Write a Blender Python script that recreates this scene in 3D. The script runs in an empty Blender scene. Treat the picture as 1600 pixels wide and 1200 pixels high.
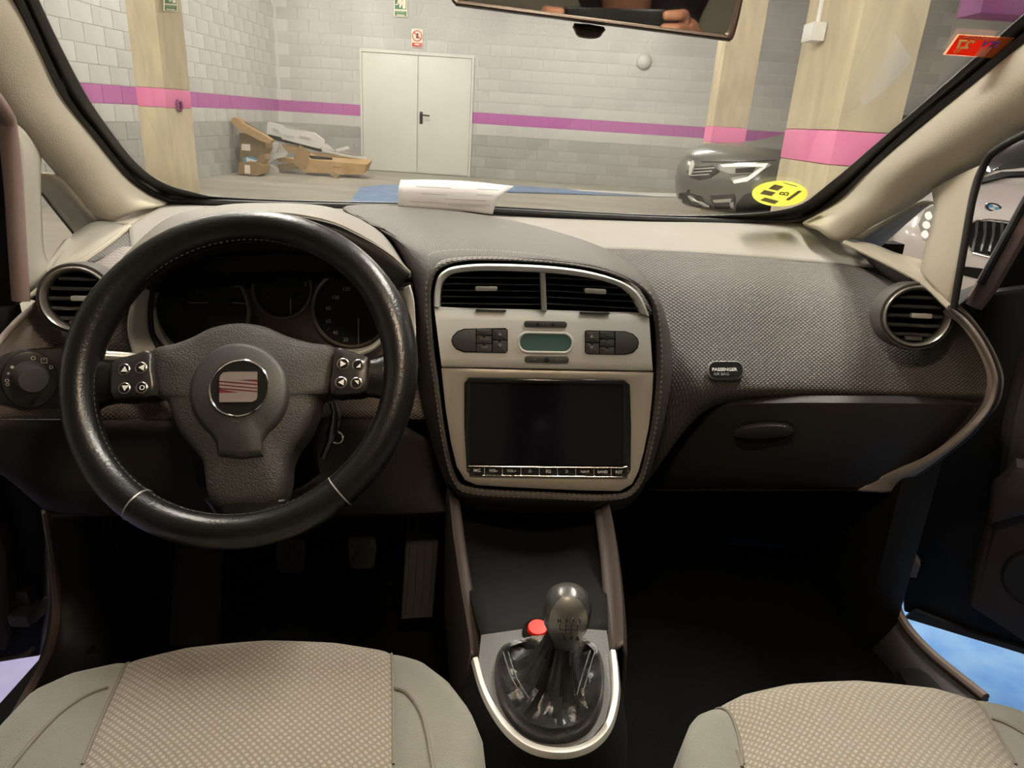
import bpy, bmesh, math, random
from mathutils import Vector, Matrix
V = Vector
random.seed(7)
scene = bpy.context.scene
COL = scene.collection
# ---------------------------------------------------------------- camera
F = 1080.0                                   # focal length in pixels of the 1600x1200 frame
PITCH, ROLL, GROLL = math.radians(20.84), math.radians(1.8), math.radians(3.7)
CAM = V((0, 0, 1.1))
RC = Matrix.Rotation(math.pi/2-PITCH, 3, 'X') @ Matrix.Rotation(ROLL, 3, 'Z')    # camera in the car's frame
RG = Matrix.Rotation(math.pi/2-PITCH, 3, 'X') @ Matrix.Rotation(GROLL, 3, 'Z')   # camera in the garage's frame (floor slopes a little)
cd = bpy.data.cameras.new('camera'); cam = bpy.data.objects.new('camera', cd); COL.objects.link(cam)
cam.matrix_world = Matrix.Translation(CAM) @ RC.to_4x4()
cd.sensor_width = 36; cd.lens = F/1600*36; cd.clip_start = .01; cd.clip_end = 200
scene.camera = cam
GW = Matrix.Translation(CAM) @ (RC @ RG.transposed()).to_4x4() @ Matrix.Translation(-CAM)   # garage -> world
# ---------------------------------------------------------------- world, lights, exposure
w = bpy.data.worlds.new('world'); scene.world = w; w.use_nodes = True
w.node_tree.nodes['Background'].inputs[0].default_value = (.9, .93, 1, 1)
w.node_tree.nodes['Background'].inputs[1].default_value = .03
vs = scene.view_settings
vs.view_transform = 'Standard'; vs.look = 'None'; vs.exposure = 0.0; vs.gamma = 1; vs.use_curve_mapping = False
TUBE = 160.0          # strength of the fluorescent tubes under the garage ceiling
DOME = 84           # strength of the car's dome lamp
# ---------------------------------------------------------------- helpers
def ray(px, py, R=RC): return R @ V(((px-800)/F, -(py-600)/F, -1))
def P(px, py, Y): d = ray(px, py); return CAM + d*(Y/d.y)
def PZ(px, py, Z): d = ray(px, py); return CAM + d*((Z-CAM.z)/d.z)
def PX(px, py, X): d = ray(px, py); return CAM + d*(X/d.x)
def GP(px, py, Y): d = ray(px, py, RG); return CAM + d*(Y/d.y)
def GZ(px, py, Z): d = ray(px, py, RG); return CAM + d*((Z-CAM.z)/d.z)
class Plane:
    def __init__(s, o, n):
        s.o = V(o); s.n = V(n).normalized()
        if s.n.dot(CAM-s.o) < 0: s.n = -s.n
        s.u = (s.hit(810, 600)-s.hit(800, 600)).normalized()
        s.v = s.n.cross(s.u).normalized()
        s.u = s.v.cross(s.n).normalized()
    def hit(s, px, py, h=0):
        d = ray(px, py); o = s.o+s.n*h
        return CAM + d*((o-CAM).dot(s.n)/d.dot(s.n))
def plane3(a, b, c): return Plane(a, (b-a).cross(c-a))
_used = {}
def link(name, me, m=None, parent=None):
    o = bpy.data.objects.new(name, me); COL.objects.link(o)
    if m is not None and me is not None and hasattr(me, 'materials'): me.materials.append(m)
    if parent is not None: o.parent = parent
    return o
def tag(o, label, cat, group=None, kind=None):
    o['label'] = label; o['category'] = cat
    if group: o['group'] = group
    if kind: o['kind'] = kind
    return o
def thing(name, label, cat, loc=(0, 0, 0), group=None, garage=False):
    """an Empty at the thing's base; its parts are meshes in WORLD coordinates re-expressed in its frame"""
    o = bpy.data.objects.new(name, None); COL.objects.link(o); o.empty_display_size = .05
    o.matrix_world = (GW if garage else Matrix()) @ Matrix.Translation(V(loc))
    o['inv'] = 1
    tag(o, label, cat, group); _inv[o.name] = Matrix.Translation(-V(loc))
    return o
_inv = {}
def obj(name, bm_or_me, m, parent=None, smooth=True, angle=40, garage=False):
    me = bm_or_me
    if isinstance(me, bmesh.types.BMesh):
        bm = me; me = bpy.data.meshes.new(name)
        bm.normal_update(); bm.to_mesh(me); bm.free()
    root = parent
    while root is not None and root.parent is not None: root = root.parent
    if root is not None and root.name in _inv: me.transform(_inv[root.name])
    if smooth:
        for p in me.polygons: p.use_smooth = True
        if angle < 180: me.set_sharp_from_angle(angle=math.radians(angle))
    o = link(name, me, m, parent)
    if parent is None and garage: o.matrix_world = GW
    return o
# -- bmesh shapes
def cr(a, b, c, d, t):
    return .5*((2*b)+(c-a)*t+(2*a-5*b+4*c-d)*t*t+(3*b-a-3*c+d)*t*t*t)
def spline(pts, n, closed=False):
    pts = [V(p) for p in pts]; k = len(pts); out = []
    if closed:
        for i in range(k):
            for j in range(n):
                out.append(cr(pts[i-1], pts[i], pts[(i+1) % k], pts[(i+2) % k], j/n))
    else:
        for i in range(k-1):
            a = pts[i-1] if i else pts[0]*2-pts[1]
            d = pts[i+2] if i+2 < k else pts[-1]*2-pts[-2]
            for j in range(n): out.append(cr(a, pts[i], pts[i+1], d, j/n))
        out.append(pts[-1].copy())
    return out
def grid_bm(rows, closed=False, uv=True):
    bm = bmesh.new(); vs = [[bm.verts.new(p) for p in r] for r in rows]
    uvl = bm.loops.layers.uv.new('UVMap') if uv else None
    n = len(rows[0]); cols = n if closed else n-1
    ul = [0]; mid = rows[len(rows)//2]
    for i in range(1, n+1): ul.append(ul[-1]+(mid[i % n]-mid[i-1]).length)
    vl = [0]; mc = n//2
    for j in range(1, len(rows)): vl.append(vl[-1]+(rows[j][mc]-rows[j-1][mc]).length)
    for j in range(len(rows)-1):
        for i in range(cols):
            i2 = (i+1) % n
            q = [vs[j][i], vs[j][i2], vs[j+1][i2], vs[j+1][i]]
            if len(set(q)) < 4: continue
            f = bm.faces.new(q)
            if uv:
                for l, (a, b) in zip(f.loops, ((i, j), (i+1, j), (i+1, j+1), (i, j+1))): l[uvl].uv = (ul[a], vl[b])
    return bm
def face_cam(bm, to=None):
    """turn an open sheet so that it faces the camera"""
    to = to or CAM; s = 0
    bm.normal_update()
    for f in bm.faces: s += f.normal.dot(to-f.calc_center_median())*f.calc_area()
    if s < 0: bmesh.ops.reverse_faces(bm, faces=bm.faces[:])
    return bm
def loft(ctrl, nu, nv, closed=False):
    """ctrl[row][col] of points -> smooth grid"""
    rows = [spline(r, nu, closed) for r in ctrl]
    cols = list(zip(*rows)); out = [spline(c, nv) for c in cols]
    return [list(r) for r in zip(*out)]
def sheet(name, ctrl, nu, nv, m, parent=None, th=.004, closed=False, garage=False, to=None):
    bm = face_cam(grid_bm(loft(ctrl, nu, nv, closed), closed), to)
    o = obj(name, bm, m, parent, angle=60, garage=garage)
    if th:
        md = o.modifiers.new('solid', 'SOLIDIFY'); md.thickness = th; md.offset = -1
    return o
def px_ctrl(rows): return [[P(*p) for p in r] for r in rows]
def prism_bm(outline, n, h0, h1, bevel=0, bm=None):
    """closed outline (3-D points on a plane with normal n), extruded h0..h1 along n, bevelled top edge"""
    bm = bm or bmesh.new(); n = V(n).normalized()
    c = sum(outline, V())/len(outline); k = len(outline)
    def ring(h, inset):
        r = []
        for i, p in enumerate(outline):
            q = p.copy()
            if inset:
                t = (outline[(i+1) % k]-outline[i-1])
                if t.length > 1e-9:
                    s = t.normalized().cross(n)
                    if s.dot(p-c) > 0 and True: s = s
                    q = p - s*inset*sgn
            r.append(bm.verts.new(q+n*h))
        return r
    area = sum((outline[i-1]-c).cross(outline[i]-c).dot(n) for i in range(k)); sgn = 1 if area > 0 else -1
    rings = [ring(h0, 0)]
    if bevel: rings += [ring(h1-bevel, 0), ring(h1-bevel*.3, bevel*.3), ring(h1, bevel)]
    else: rings += [ring(h1, 0)]
    for a, b in zip(rings, rings[1:]):
        for i in range(k):
            q = (a[i-1], a[i], b[i], b[i-1]) if sgn > 0 else (a[i], a[i-1], b[i-1], b[i])
            bm.faces.new(q)
    f1 = bm.faces.new(rings[-1] if sgn > 0 else rings[-1][::-1]); f0 = bm.faces.new(rings[0][::-1] if sgn > 0 else rings[0])
    bmesh.ops.triangulate(bm, faces=[f0, f1], ngon_method='EAR_CLIP')
    return bm
def box_bm(c, s, rot=None, bm=None, bevel=0):
    b2 = bmesh.new(); bmesh.ops.create_cube(b2, size=1)
    for v in b2.verts: v.co = V((v.co.x*s[0], v.co.y*s[1], v.co.z*s[2]))
    if bevel: bmesh.ops.bevel(b2, geom=b2.edges[:], offset=bevel, segments=2, affect='EDGES', profile=.7)
    M = Matrix.Translation(V(c)) @ (rot.to_4x4() if rot else Matrix())
    bmesh.ops.transform(b2, matrix=M, verts=b2.verts)
    if bm is None: return b2
    me = bpy.data.meshes.new('t'); b2.to_mesh(me); b2.free(); bm.from_mesh(me); bpy.data.meshes.remove(me)
    return bm
def tube_bm(path, r, seg=10, closed=False, bm=None, caps=True, flat=1.0, up=None):
    bm = bm or bmesh.new(); path = [V(p) for p in path]; k = len(path); rings = []
    nrm = None
    for i, p in enumerate(path):
        a = path[i-1] if (i or closed) else path[0]; b = path[(i+1) % k] if (i < k-1 or closed) else path[-1]
        t = (b-a).normalized()
        if up is not None: nrm = (V(up)-t*t.dot(V(up))).normalized()
        elif nrm is None:
            nrm = t.orthogonal().normalized()
        else: nrm = (nrm-t*nrm.dot(t)).normalized()
        bi = t.cross(nrm); rr = r[i] if isinstance(r, (list, tuple)) else r
        rings.append([bm.verts.new(p+(nrm*math.cos(x)*rr*flat+bi*math.sin(x)*rr)) for x in [2*math.pi*j/seg for j in range(seg)]])
    m = k if closed else k-1
    for i in range(m):
        a, b = rings[i], rings[(i+1) % k]
        for j in range(seg): bm.faces.new((a[j-1], a[j], b[j], b[j-1]))
    if caps and not closed: bm.faces.new(rings[0]); bm.faces.new(rings[-1][::-1])
    bmesh.ops.recalc_face_normals(bm, faces=bm.faces[:])
    return bm
def lathe_bm(prof, o, n, u=None, seg=40, bm=None):
    """prof = [(radius, height)], axis n at o"""
    bm = bm or bmesh.new(); n = V(n).normalized(); u = (V(u)-n*n.dot(V(u))).normalized() if u else n.orthogonal().normalized(); v = n.cross(u)
    rings = []
    for r, h in prof:
        if r < 1e-6: rings.append([bm.verts.new(V(o)+n*h)])
        else: rings.append([bm.verts.new(V(o)+n*h+(u*math.cos(a)+v*math.sin(a))*r) for a in [2*math.pi*j/seg for j in range(seg)]])
    for a, b in zip(rings, rings[1:]):
        for j in range(seg):
            q = [a[j-1] if len(a) > 1 else a[0], a[j] if len(a) > 1 else a[0], b[j] if len(b) > 1 else b[0], b[j-1] if len(b) > 1 else b[0]]
            q2 = []
            for x in q:
                if x not in q2: q2.append(x)
            if len(q2) > 2: bm.faces.new(q2)
    bmesh.ops.recalc_face_normals(bm, faces=bm.faces[:])
    return bm
def rrect(cx, cy, w, h, r, n=5, slope=0.0):
    """rounded rectangle outline in pixels (slope = tan of tilt in the picture)"""
    pts = []; r = min(r, w/2-.01, h/2-.01)
    for sx, sy, a0 in ((1, -1, -90), (1, 1, 0), (-1, 1, 90), (-1, -1, 180)):
        for i in range(n+1):
            a = math.radians(a0+90*i/n)
            x = sx*(w/2-r)+math.cos(a)*r; y = sy*(h/2-r)+math.sin(a)*r
            pts.append((cx+x, cy+y+slope*x))
    return pts
def circ(cx, cy, r, n=28, ry=None): return [(cx+r*math.cos(2*math.pi*i/n), cy+(ry or r)*math.sin(2*math.pi*i/n)) for i in range(n)]
def plate(name, px, pl, h0, h1, m, parent=None, bevel=0, smooth=0, angle=40):
    pts = [p if isinstance(p, Vector) else pl.hit(*p) for p in px]
    if smooth: pts = spline(pts, smooth, True)
    return obj(name, prism_bm(pts, pl.n, h0, h1, bevel), m, parent, angle=angle)
def frame_bm(outer, inner, n, h0, h1, inn=None, bev=0):
    """ring between two outlines with equal counts, with an inner wall down to inn"""
    bm = bmesh.new(); n = V(n); k = len(outer)
    R = []
    def ring(ps, h): R.append([bm.verts.new(p+n*h) for p in ps])
    mix = lambda t: [a.lerp(b, t) for a, b in zip(outer, inner)]
    ring(outer, h0)
    if bev: ring(outer, h1-bev); ring(mix(.18), h1-bev*.2); ring(mix(.5), h1); ring(mix(.82), h1-bev*.2); ring(inner, h1-bev)
    else: ring(outer, h1); ring(inner, h1)
    ring(inner, h0 if inn is None else inn)
    for a, b in zip(R, R[1:]):
        for i in range(k): bm.faces.new((a[i-1], a[i], b[i], b[i-1]))
    bmesh.ops.recalc_face_normals(bm, faces=bm.faces[:])
    return bm
def frame(name, pxo, pxi, pl, h0, h1, m, parent=None, smooth=0, inn=None, bev=0, angle=45):
    a = [pl.hit(*p) for p in pxo]; b = [pl.hit(*p) for p in pxi]
    if smooth: a = spline(a, smooth, True); b = spline(b, smooth, True)
    return obj(name, frame_bm(a, b, pl.n, h0, h1, inn, bev), m, parent, angle=angle)
def text(name, body, o, u, v, n, size, m, parent=None, depth=.0003, mirror=False, bold=0):
    c = bpy.data.curves.new('t', 'FONT'); c.body = body; c.size = size; c.align_x = 'CENTER'; c.align_y = 'CENTER'; c.extrude = depth; c.resolution_u = 3
    c.offset = bold*size
    t = bpy.data.objects.new('t', c); COL.objects.link(t)
    dg = bpy.context.evaluated_depsgraph_get(); me = bpy.data.meshes.new_from_object(t.evaluated_get(dg))
    bpy.data.objects.remove(t); bpy.data.curves.remove(c)
    s = -1 if mirror else 1
    M = Matrix.Translation(V(o)) @ Matrix((V(u)*s, V(v), V(n))).transposed().to_4x4()
    me.transform(M); me.name = name
    if mirror: me.flip_normals()
    me.materials.clear()
    return obj(name, me, m, parent, smooth=False)
def ptext(name, body, pl, px, py, hpx, m, parent=None, h=.001, mirror=False, bold=0, rot=0):
    o = pl.hit(px, py, h); sz = (pl.hit(px, py+hpx, h)-o).length*1.35
    a = (pl.hit(px+10, py, h)-o).normalized(); b = pl.n.cross(a)
    if rot: a, b = a*math.cos(rot)+b*math.sin(rot), b*math.cos(rot)-a*math.sin(rot)
    return text(name, body, o, a, b, pl.n, sz, m, parent, mirror=mirror, bold=bold)
# ---------------------------------------------------------------- materials
MATS = {}
def mat(name, col, rough=.6, metal=0, var=0, vscale=8, bump=0, bscale=200, dots=0, dscale=400, dcol=None, dbump=.4, spec=.5, emit=None, estr=0, coat=0, col2=None, rot=45, stretch=(1, 1, 1), gen='Object', sheen=0, rnd=0, dlo=.0, dhi=.55):
    if name in MATS: return MATS[name]
    m = bpy.data.materials.new(name); m.use_nodes = True; nt = m.node_tree; b = nt.nodes['Principled BSDF']; L = nt.links.new
    b.inputs['Base Color'].default_value = (*col, 1); b.inputs['Roughness'].default_value = rough; b.inputs['Metallic'].default_value = metal
    b.inputs['Specular IOR Level'].default_value = spec; b.inputs['Coat Weight'].default_value = coat; b.inputs['Sheen Weight'].default_value = sheen
    if emit: b.inputs['Emission Color'].default_value = (*emit, 1); b.inputs['Emission Strength'].default_value = estr
    tc = nt.nodes.new('ShaderNodeTexCoord'); out = None; hgt = None
    mp = nt.nodes.new('ShaderNodeMapping'); L(tc.outputs[gen], mp.inputs[0]); mp.inputs['Scale'].default_value = stretch
    def rgb(c):
        n = nt.nodes.new('ShaderNodeRGB'); n.outputs[0].default_value = (*c, 1); return n.outputs[0]
    if var:
        nz = nt.nodes.new('ShaderNodeTexNoise'); nz.inputs['Scale'].default_value = vscale; nz.inputs['Detail'].default_value = 5; L(mp.outputs[0], nz.inputs['Vector'])
        rp = nt.nodes.new('ShaderNodeMapRange'); rp.inputs[1].default_value = .3; rp.inputs[2].default_value = .7; L(nz.outputs[0], rp.inputs[0])
        mx = nt.nodes.new('ShaderNodeMix'); mx.data_type = 'RGBA'; L(rp.outputs[0], mx.inputs['Factor'])
        c2 = col2 or tuple(c*(1-var) for c in col)
        mx.inputs['A'].default_value = (*col, 1); mx.inputs['B'].default_value = (*c2, 1); out = mx.outputs['Result']
    if dots:
        mu = nt.nodes.new('ShaderNodeMapping'); mu.inputs['Rotation'].default_value = (0, 0, math.radians(rot)); L(tc.outputs['UV'], mu.inputs[0])
        vo = nt.nodes.new('ShaderNodeTexVoronoi'); vo.voronoi_dimensions = '2D'; vo.inputs['Randomness'].default_value = 0; vo.inputs['Scale'].default_value = dscale
        L(mu.outputs[0], vo.inputs['Vector'])
        rp = nt.nodes.new('ShaderNodeMapRange'); rp.inputs[1].default_value = dlo; rp.inputs[2].default_value = dhi; rp.interpolation_type = 'SMOOTHSTEP'; L(vo.outputs['Distance'], rp.inputs[0])
        mx = nt.nodes.new('ShaderNodeMix'); mx.data_type = 'RGBA'; L(rp.outputs[0], mx.inputs['Factor'])
        if out: L(out, mx.inputs['A'])
        else: mx.inputs['A'].default_value = (*col, 1)
        mx.inputs['B'].default_value = (*(dcol or tuple(c*(1-dots) for c in col)), 1); out = mx.outputs['Result']
        bp = nt.nodes.new('ShaderNodeBump'); bp.invert = True; bp.inputs['Strength'].default_value = dbump; bp.inputs['Distance'].default_value = .001; L(rp.outputs[0], bp.inputs['Height']); hgt = bp
    if rnd:
        oi = nt.nodes.new('ShaderNodeObjectInfo'); rp = nt.nodes.new('ShaderNodeMapRange'); rp.inputs[3].default_value = 1-rnd; rp.inputs[4].default_value = 1+rnd*.4; L(oi.outputs['Random'], rp.inputs[0])
        mx = nt.nodes.new('ShaderNodeMix'); mx.data_type = 'RGBA'; mx.blend_type = 'MULTIPLY'; mx.inputs['Factor'].default_value = 1
        if out: L(out, mx.inputs['A'])
        else: mx.inputs['A'].default_value = (*col, 1)
        L(rp.outputs[0], mx.inputs['B']); out = mx.outputs['Result']
    if out: L(out, b.inputs['Base Color'])
    if bump:
        nz = nt.nodes.new('ShaderNodeTexNoise'); nz.inputs['Scale'].default_value = bscale; nz.inputs['Detail'].default_value = 3; L(mp.outputs[0], nz.inputs['Vector'])
        bp = nt.nodes.new('ShaderNodeBump'); bp.inputs['Strength'].default_value = bump; bp.inputs['Distance'].default_value = .002; L(nz.outputs[0], bp.inputs['Height'])
        if hgt: L(hgt.outputs[0], bp.inputs['Normal'])
        hgt = bp
    if hgt: L(hgt.outputs[0], b.inputs['Normal'])
    MATS[name] = m; return m
def backlit(name, col, k=.6):
    if name in MATS: return MATS[name]
    m = bpy.data.materials.new(name); m.use_nodes = True; nt = m.node_tree; nt.nodes.clear(); L = nt.links.new
    o = nt.nodes.new('ShaderNodeOutputMaterial'); d = nt.nodes.new('ShaderNodeBsdfDiffuse'); t = nt.nodes.new('ShaderNodeBsdfTranslucent'); x = nt.nodes.new('ShaderNodeMixShader')
    d.inputs[0].default_value = (*col, 1); t.inputs[0].default_value = (*col, 1); x.inputs[0].default_value = k
    L(d.outputs[0], x.inputs[1]); L(t.outputs[0], x.inputs[2]); L(x.outputs[0], o.inputs[0]); MATS[name] = m; return m
def glass(name, tint=(1, 1, 1), refl=.06, rough=0.0):
    m = bpy.data.materials.new(name); m.use_nodes = True; nt = m.node_tree; nt.nodes.clear(); L = nt.links.new
    o = nt.nodes.new('ShaderNodeOutputMaterial'); t = nt.nodes.new('ShaderNodeBsdfTransparent'); g = nt.nodes.new('ShaderNodeBsdfGlossy'); x = nt.nodes.new('ShaderNodeMixShader')
    t.inputs[0].default_value = (*tint, 1); g.inputs['Roughness'].default_value = rough; f = nt.nodes.new('ShaderNodeFresnel'); f.inputs[0].default_value = 1.45
    mu = nt.nodes.new('ShaderNodeMath'); mu.operation = 'MULTIPLY'; mu.inputs[1].default_value = refl; L(f.outputs[0], mu.inputs[0])
    L(mu.outputs[0], x.inputs[0]); L(t.outputs[0], x.inputs[1]); L(g.outputs[0], x.inputs[2]); L(x.outputs[0], o.inputs[0]); return m
# ================================================================ THE GARAGE (in its own frame, GW takes it to the car's)
WY = 14.3                                     # distance of the back wall
LX = GP(440, 250, WY).x                       # the left wall runs into the corner seen at x = 440
M_WHITE = mat('block_white_paint', (.66, .65, .62), .75, rnd=.07, var=.20, vscale=1.1, bump=.3, bscale=60)
M_GREY = mat('block_grey_paint', (.44, .44, .42), .7, rnd=.10, var=.14, vscale=3, bump=.3, bscale=60)
M_PINK = mat('block_magenta_paint', (.50, .135, .41), .6, var=.08, vscale=3)
M_MORTAR = mat('mortar', (.69, .68, .65), .8)
M_CONC = mat('column_concrete', (.72, .61, .42), .8, var=.35, vscale=3, bump=.3, bscale=40, col2=(.55, .47, .33), stretch=(3, 3, .8))
M_PINKC = mat('column_pink_paint', (.95, .25, .50), .6, var=.05)
M_FLOOR = mat('floor_concrete', (.40, .37, .30), .55, var=.3, vscale=1.2, col2=(.30, .28, .23), stretch=(.5, 2, 1))
M_BLUE = mat('floor_blue_paint', (.10, .19, .38), .45, var=.4, vscale=5, col2=(.20, .30, .48))
M_BLUEB = mat('floor_blue_bay_paint', (.045, .20, .56), .45, var=.5, vscale=6, col2=(.24, .42, .68))
M_LAV = mat('floor_pale_bay_paint', (.26, .25, .52), .45, var=.3, vscale=6, col2=(.36, .35, .6))
M_LINE = mat('floor_white_line', (.75, .74, .70), .6)
M_CEIL = mat('ceiling_concrete', (.55, .53, .50), .9, var=.1)
def struct(name, bm, m, garage=True, parent=None):
    o = obj(name, bm, m, parent, garage=garage)
    if parent is None: o['kind'] = 'structure'
    return o
struct('floor', box_bm((2, 5, -.05), (30, 30, .1)), M_FLOOR)
struct('ceiling', box_bm((2, 5, 3.72), (30, 30, .1)), M_CEIL)
wall_back = struct('wall_back', box_bm((4, WY+.105, 1.85), (30, .2, 3.7)), M_MORTAR)
wall_left = struct('wall_left', box_bm((LX-.105, 6, 1.85), (.2, 22, 3.7)), M_MORTAR)
struct('wall_rear', box_bm((4, -9.9, 1.85), (30, .2, 3.7)), M_CEIL)
struct('wall_right', box_bm((16.9, 5, 1.85), (.2, 30, 3.7)), M_WHITE)
DX0, DX1 = GP(567, 175, WY).x, GP(735, 180, WY).x      # the double door
DZ = 2.14
def wall_blocks(wall, place, n0, n1, skip, maxn, size):
    """courses of painted blocks, each its own piece; past the limit they are joined"""
    me = {}
    for k, m in (('w', M_WHITE), ('g', M_GREY), ('p', M_PINK)):
        b = box_bm((0, 0, 0), size, bevel=.003); q = bpy.data.meshes.new('block'); b.to_mesh(q); b.free(); q.materials.append(m); me[k] = q
    cells = []
    for c in range(18):
        for i in range(n0, n1):
            s = i*.4+(.2 if c % 2 else 0); z = c*.2+.1
            if skip(s, z): continue
            k = 'g' if c < 4 else 'p' if c == 5 else 'w'
            cells.append((s, z, k))
    cells.sort(key=lambda t: t[1] > 2.6 and 9 or abs(t[0]-(n0+n1)*.2)*.0+t[1])
    for s, z, k in cells[:maxn]:
        o = bpy.data.objects.new('block', me[k]); COL.objects.link(o); o.parent = wall; o.location = place(s, z)+V((0, 0, 0))
    for k, m in (('w', M_WHITE), ('g', M_GREY), ('p', M_PINK)):
        bm = bmesh.new(); n = 0
        for s, z, kk in cells[maxn:]:
            if kk == k: box_bm(place(s, z), size, bm=bm); n += 1
        if n:
            o = obj('upper_blocks', bm, m, wall); o['kind'] = 'stuff'
        else: bm.free()
wall_blocks(wall_back, lambda s, z: V((s, WY+.012, z)), int(LX/.4), 19, lambda s, z: s < LX+.1 or (DX0-.18 < s < DX1+.18 and z < DZ), 300, (.392, .03, .192))
wall_blocks(wall_left, lambda s, z: V((LX-.012, s, z)), 14, 36, lambda s, z: s > WY-.1, 300, (.03, .392, .192))
for c in range(11):                              # cut blocks closing the courses against the door frame
    z = c*.2+.1; off = .2 if c % 2 else 0; m = M_GREY if c < 4 else M_PINK if c == 5 else M_WHITE
    ks = [i*.4+off for i in range(-30, 19)]
    l = max(s for s in ks if s <= DX0-.18)+.2; r = min(s for s in ks if s >= DX1+.18)-.2; top = min(z+.098, 3)
    for a, b in ((l, DX0-.04), (DX1+.04, r)):
        if b-a > .02: o = obj('cut_block', box_bm(((a+b)/2, WY+.012, z), (b-a-.006, .03, .192), bevel=.003), m, wall_back)
for z0_, z1_, m in ((0, .8, M_GREY), (1.0, 1.2, M_PINK)):      # paint in the joints of the coloured courses
    for a, b in ((LX, DX0-.04), (DX1+.04, 8.0)): obj('painted_joints', box_bm(((a+b)/2, WY+.01, (z0_+z1_)/2), (b-a, .014, z1_-z0_)), m, wall_back)
    obj('painted_joints', box_bm((LX-.01, 10, (z0_+z1_)/2), (.014, 8.6, z1_-z0_)), m, wall_left)
# the double door, leaves and handle
M_DOOR = mat('door_cream_paint', (.74, .73, .66), .45, var=.05, vscale=2)
M_BLK = mat('black_plastic', (.012, .012, .013), .45)
M_GREYMETAL = mat('grey_metal', (.45, .45, .43), .4, .6)
door = thing('door_1', 'cream steel double door in the block wall with a black lever handle', 'door', ((DX0+DX1)/2, WY, 0), garage=True); door['kind'] = 'structure'
for a, b in ((DX0, (DX0+DX1)/2+.02), ((DX0+DX1)/2+.03, DX1)):
    obj('leaf', box_bm(((a+b)/2, WY-.0, DZ/2), (b-a-.012, .05, DZ-.03), bevel=.006), M_DOOR, door)
obj('door_frame', box_bm(((DX0+DX1)/2, WY+.0, DZ+.012), (DX1-DX0+.1, .07, .03), bm=box_bm((DX0-.02, WY, DZ/2), (.04, .07, DZ), bm=box_bm((DX1+.02, WY, DZ/2), (.04, .07, DZ)))), M_DOOR, door)
hp = GP(658, 184, WY-.03)
hd = obj('lock_plate', box_bm(hp, (.06, .02, .22), bevel=.008), M_BLK, door)
obj('lever_handle', tube_bm([hp+V((0, -.01, .05)), hp+V((0, -.06, .05)), hp+V((.03, -.07, .05)), hp+V((.17, -.07, .045))], .014, 8), M_BLK, hd)
# columns with painted bands
def column(pxl, pxc, pxr, d, side, label, z0, z1, band):
    """near corner seen at pxc; front face spans to the side, the other face recedes"""
    a, b, c = GP(*pxl, d), GP(*pxc, d), GP(*pxr, d)
    x0, x1 = (a.x, b.x) if side > 0 else (b.x, c.x)
    if side > 0: dep = d*(b.x/(c.x/d*1.0)/d) - d if c.x else .5
    else: dep = d*(b.x/a.x) - d
    dep = min(max(abs(dep), .3), .7)
    t = thing('concrete_column', label, 'column', ((x0+x1)/2, d+dep/2, 0), group='columns of the garage', garage=True)
    for nm, za, zb, m, e in (('shaft', 0, z0, M_CONC, 0), ('painted_band', z0, z1, M_PINKC, .002), ('shaft', z1, 3.67, M_CONC, 0)):
        obj(nm, box_bm(((x0+x1)/2, d+dep/2, (za+zb)/2), (x1-x0+e, dep+e, zb-za), bevel=.015), m, t)
    return t, x0, x1, d, dep
zb = lambda px, py, d: GP(px, py, d).z
colL = column((213, 150), (258, 150), (298, 150), 6.6, 1, 'tan concrete column with a pink band, left of the windscreen', zb(255, 168, 6.6), zb(255, 138, 6.6), 0)
colR = column((1214, 230), (1302, 230), (1400, 230), 3.5, -1, 'wide concrete column with broad pink band and white junction box', zb(1302, 258, 3.5), zb(1302, 203, 3.5), 0)
colF = column((1100, 210), (1112, 210), (1166, 210), 10.8, -1, 'narrow far concrete column with pink band behind the dark car', zb(1140, 224, 10.8), zb(1140, 199, 10.8), 0)
# conduit box on the right column, its cable
M_JB = mat('white_box_plastic', (.85, .84, .80), .4)
jx = colR[1]; jd = GP(1284, 52, 3.5); k = jx/jd.x; jd = CAM+(jd-CAM)*k
jb = thing('junction_box', 'white plastic junction box on the wide concrete column', 'junction box', jd, garage=True)
obj('box', box_bm(jd+V((-.04, 0, 0)), (.07, .13, .085), bevel=.008), M_JB, jb)
obj('conduit', tube_bm([jd+V((-.03, 0, .04)), jd+V((-.03, 0, 1.2))], .012, 8), M_JB, jb)
# round wall lamp / detector on the back wall
bp_ = GP(1006, 96, WY)
o = obj('bulkhead_lamp', lathe_bm([(.14, 0), (.14, .04), (.12, .07), (.09, .10), (0, .115)], bp_+V((0, .0, 0)), (0, -1, 0)), mat('lamp_dome', (.62, .61, .58), .35), garage=True)
tag(o, 'round grey bulkhead lamp on the white block wall, unlit', 'wall lamp')
# hole and stain on the left column: round magenta outlet
hq = GP(278, 165, 6.6); kk = colL[2]/hq.x; hq = CAM+(hq-CAM)*kk
o = obj('conduit_ring', lathe_bm([(.03, 0), (.055, 0), (.055, .02), (.04, .03), (.03, .02), (.03, 0)], hq, (1, 0, 0)), mat('ring_plum', (.25, .05, .18), .5), garage=True); tag(o, 'small plum ring on the pink band of the left column', 'ring')
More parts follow.
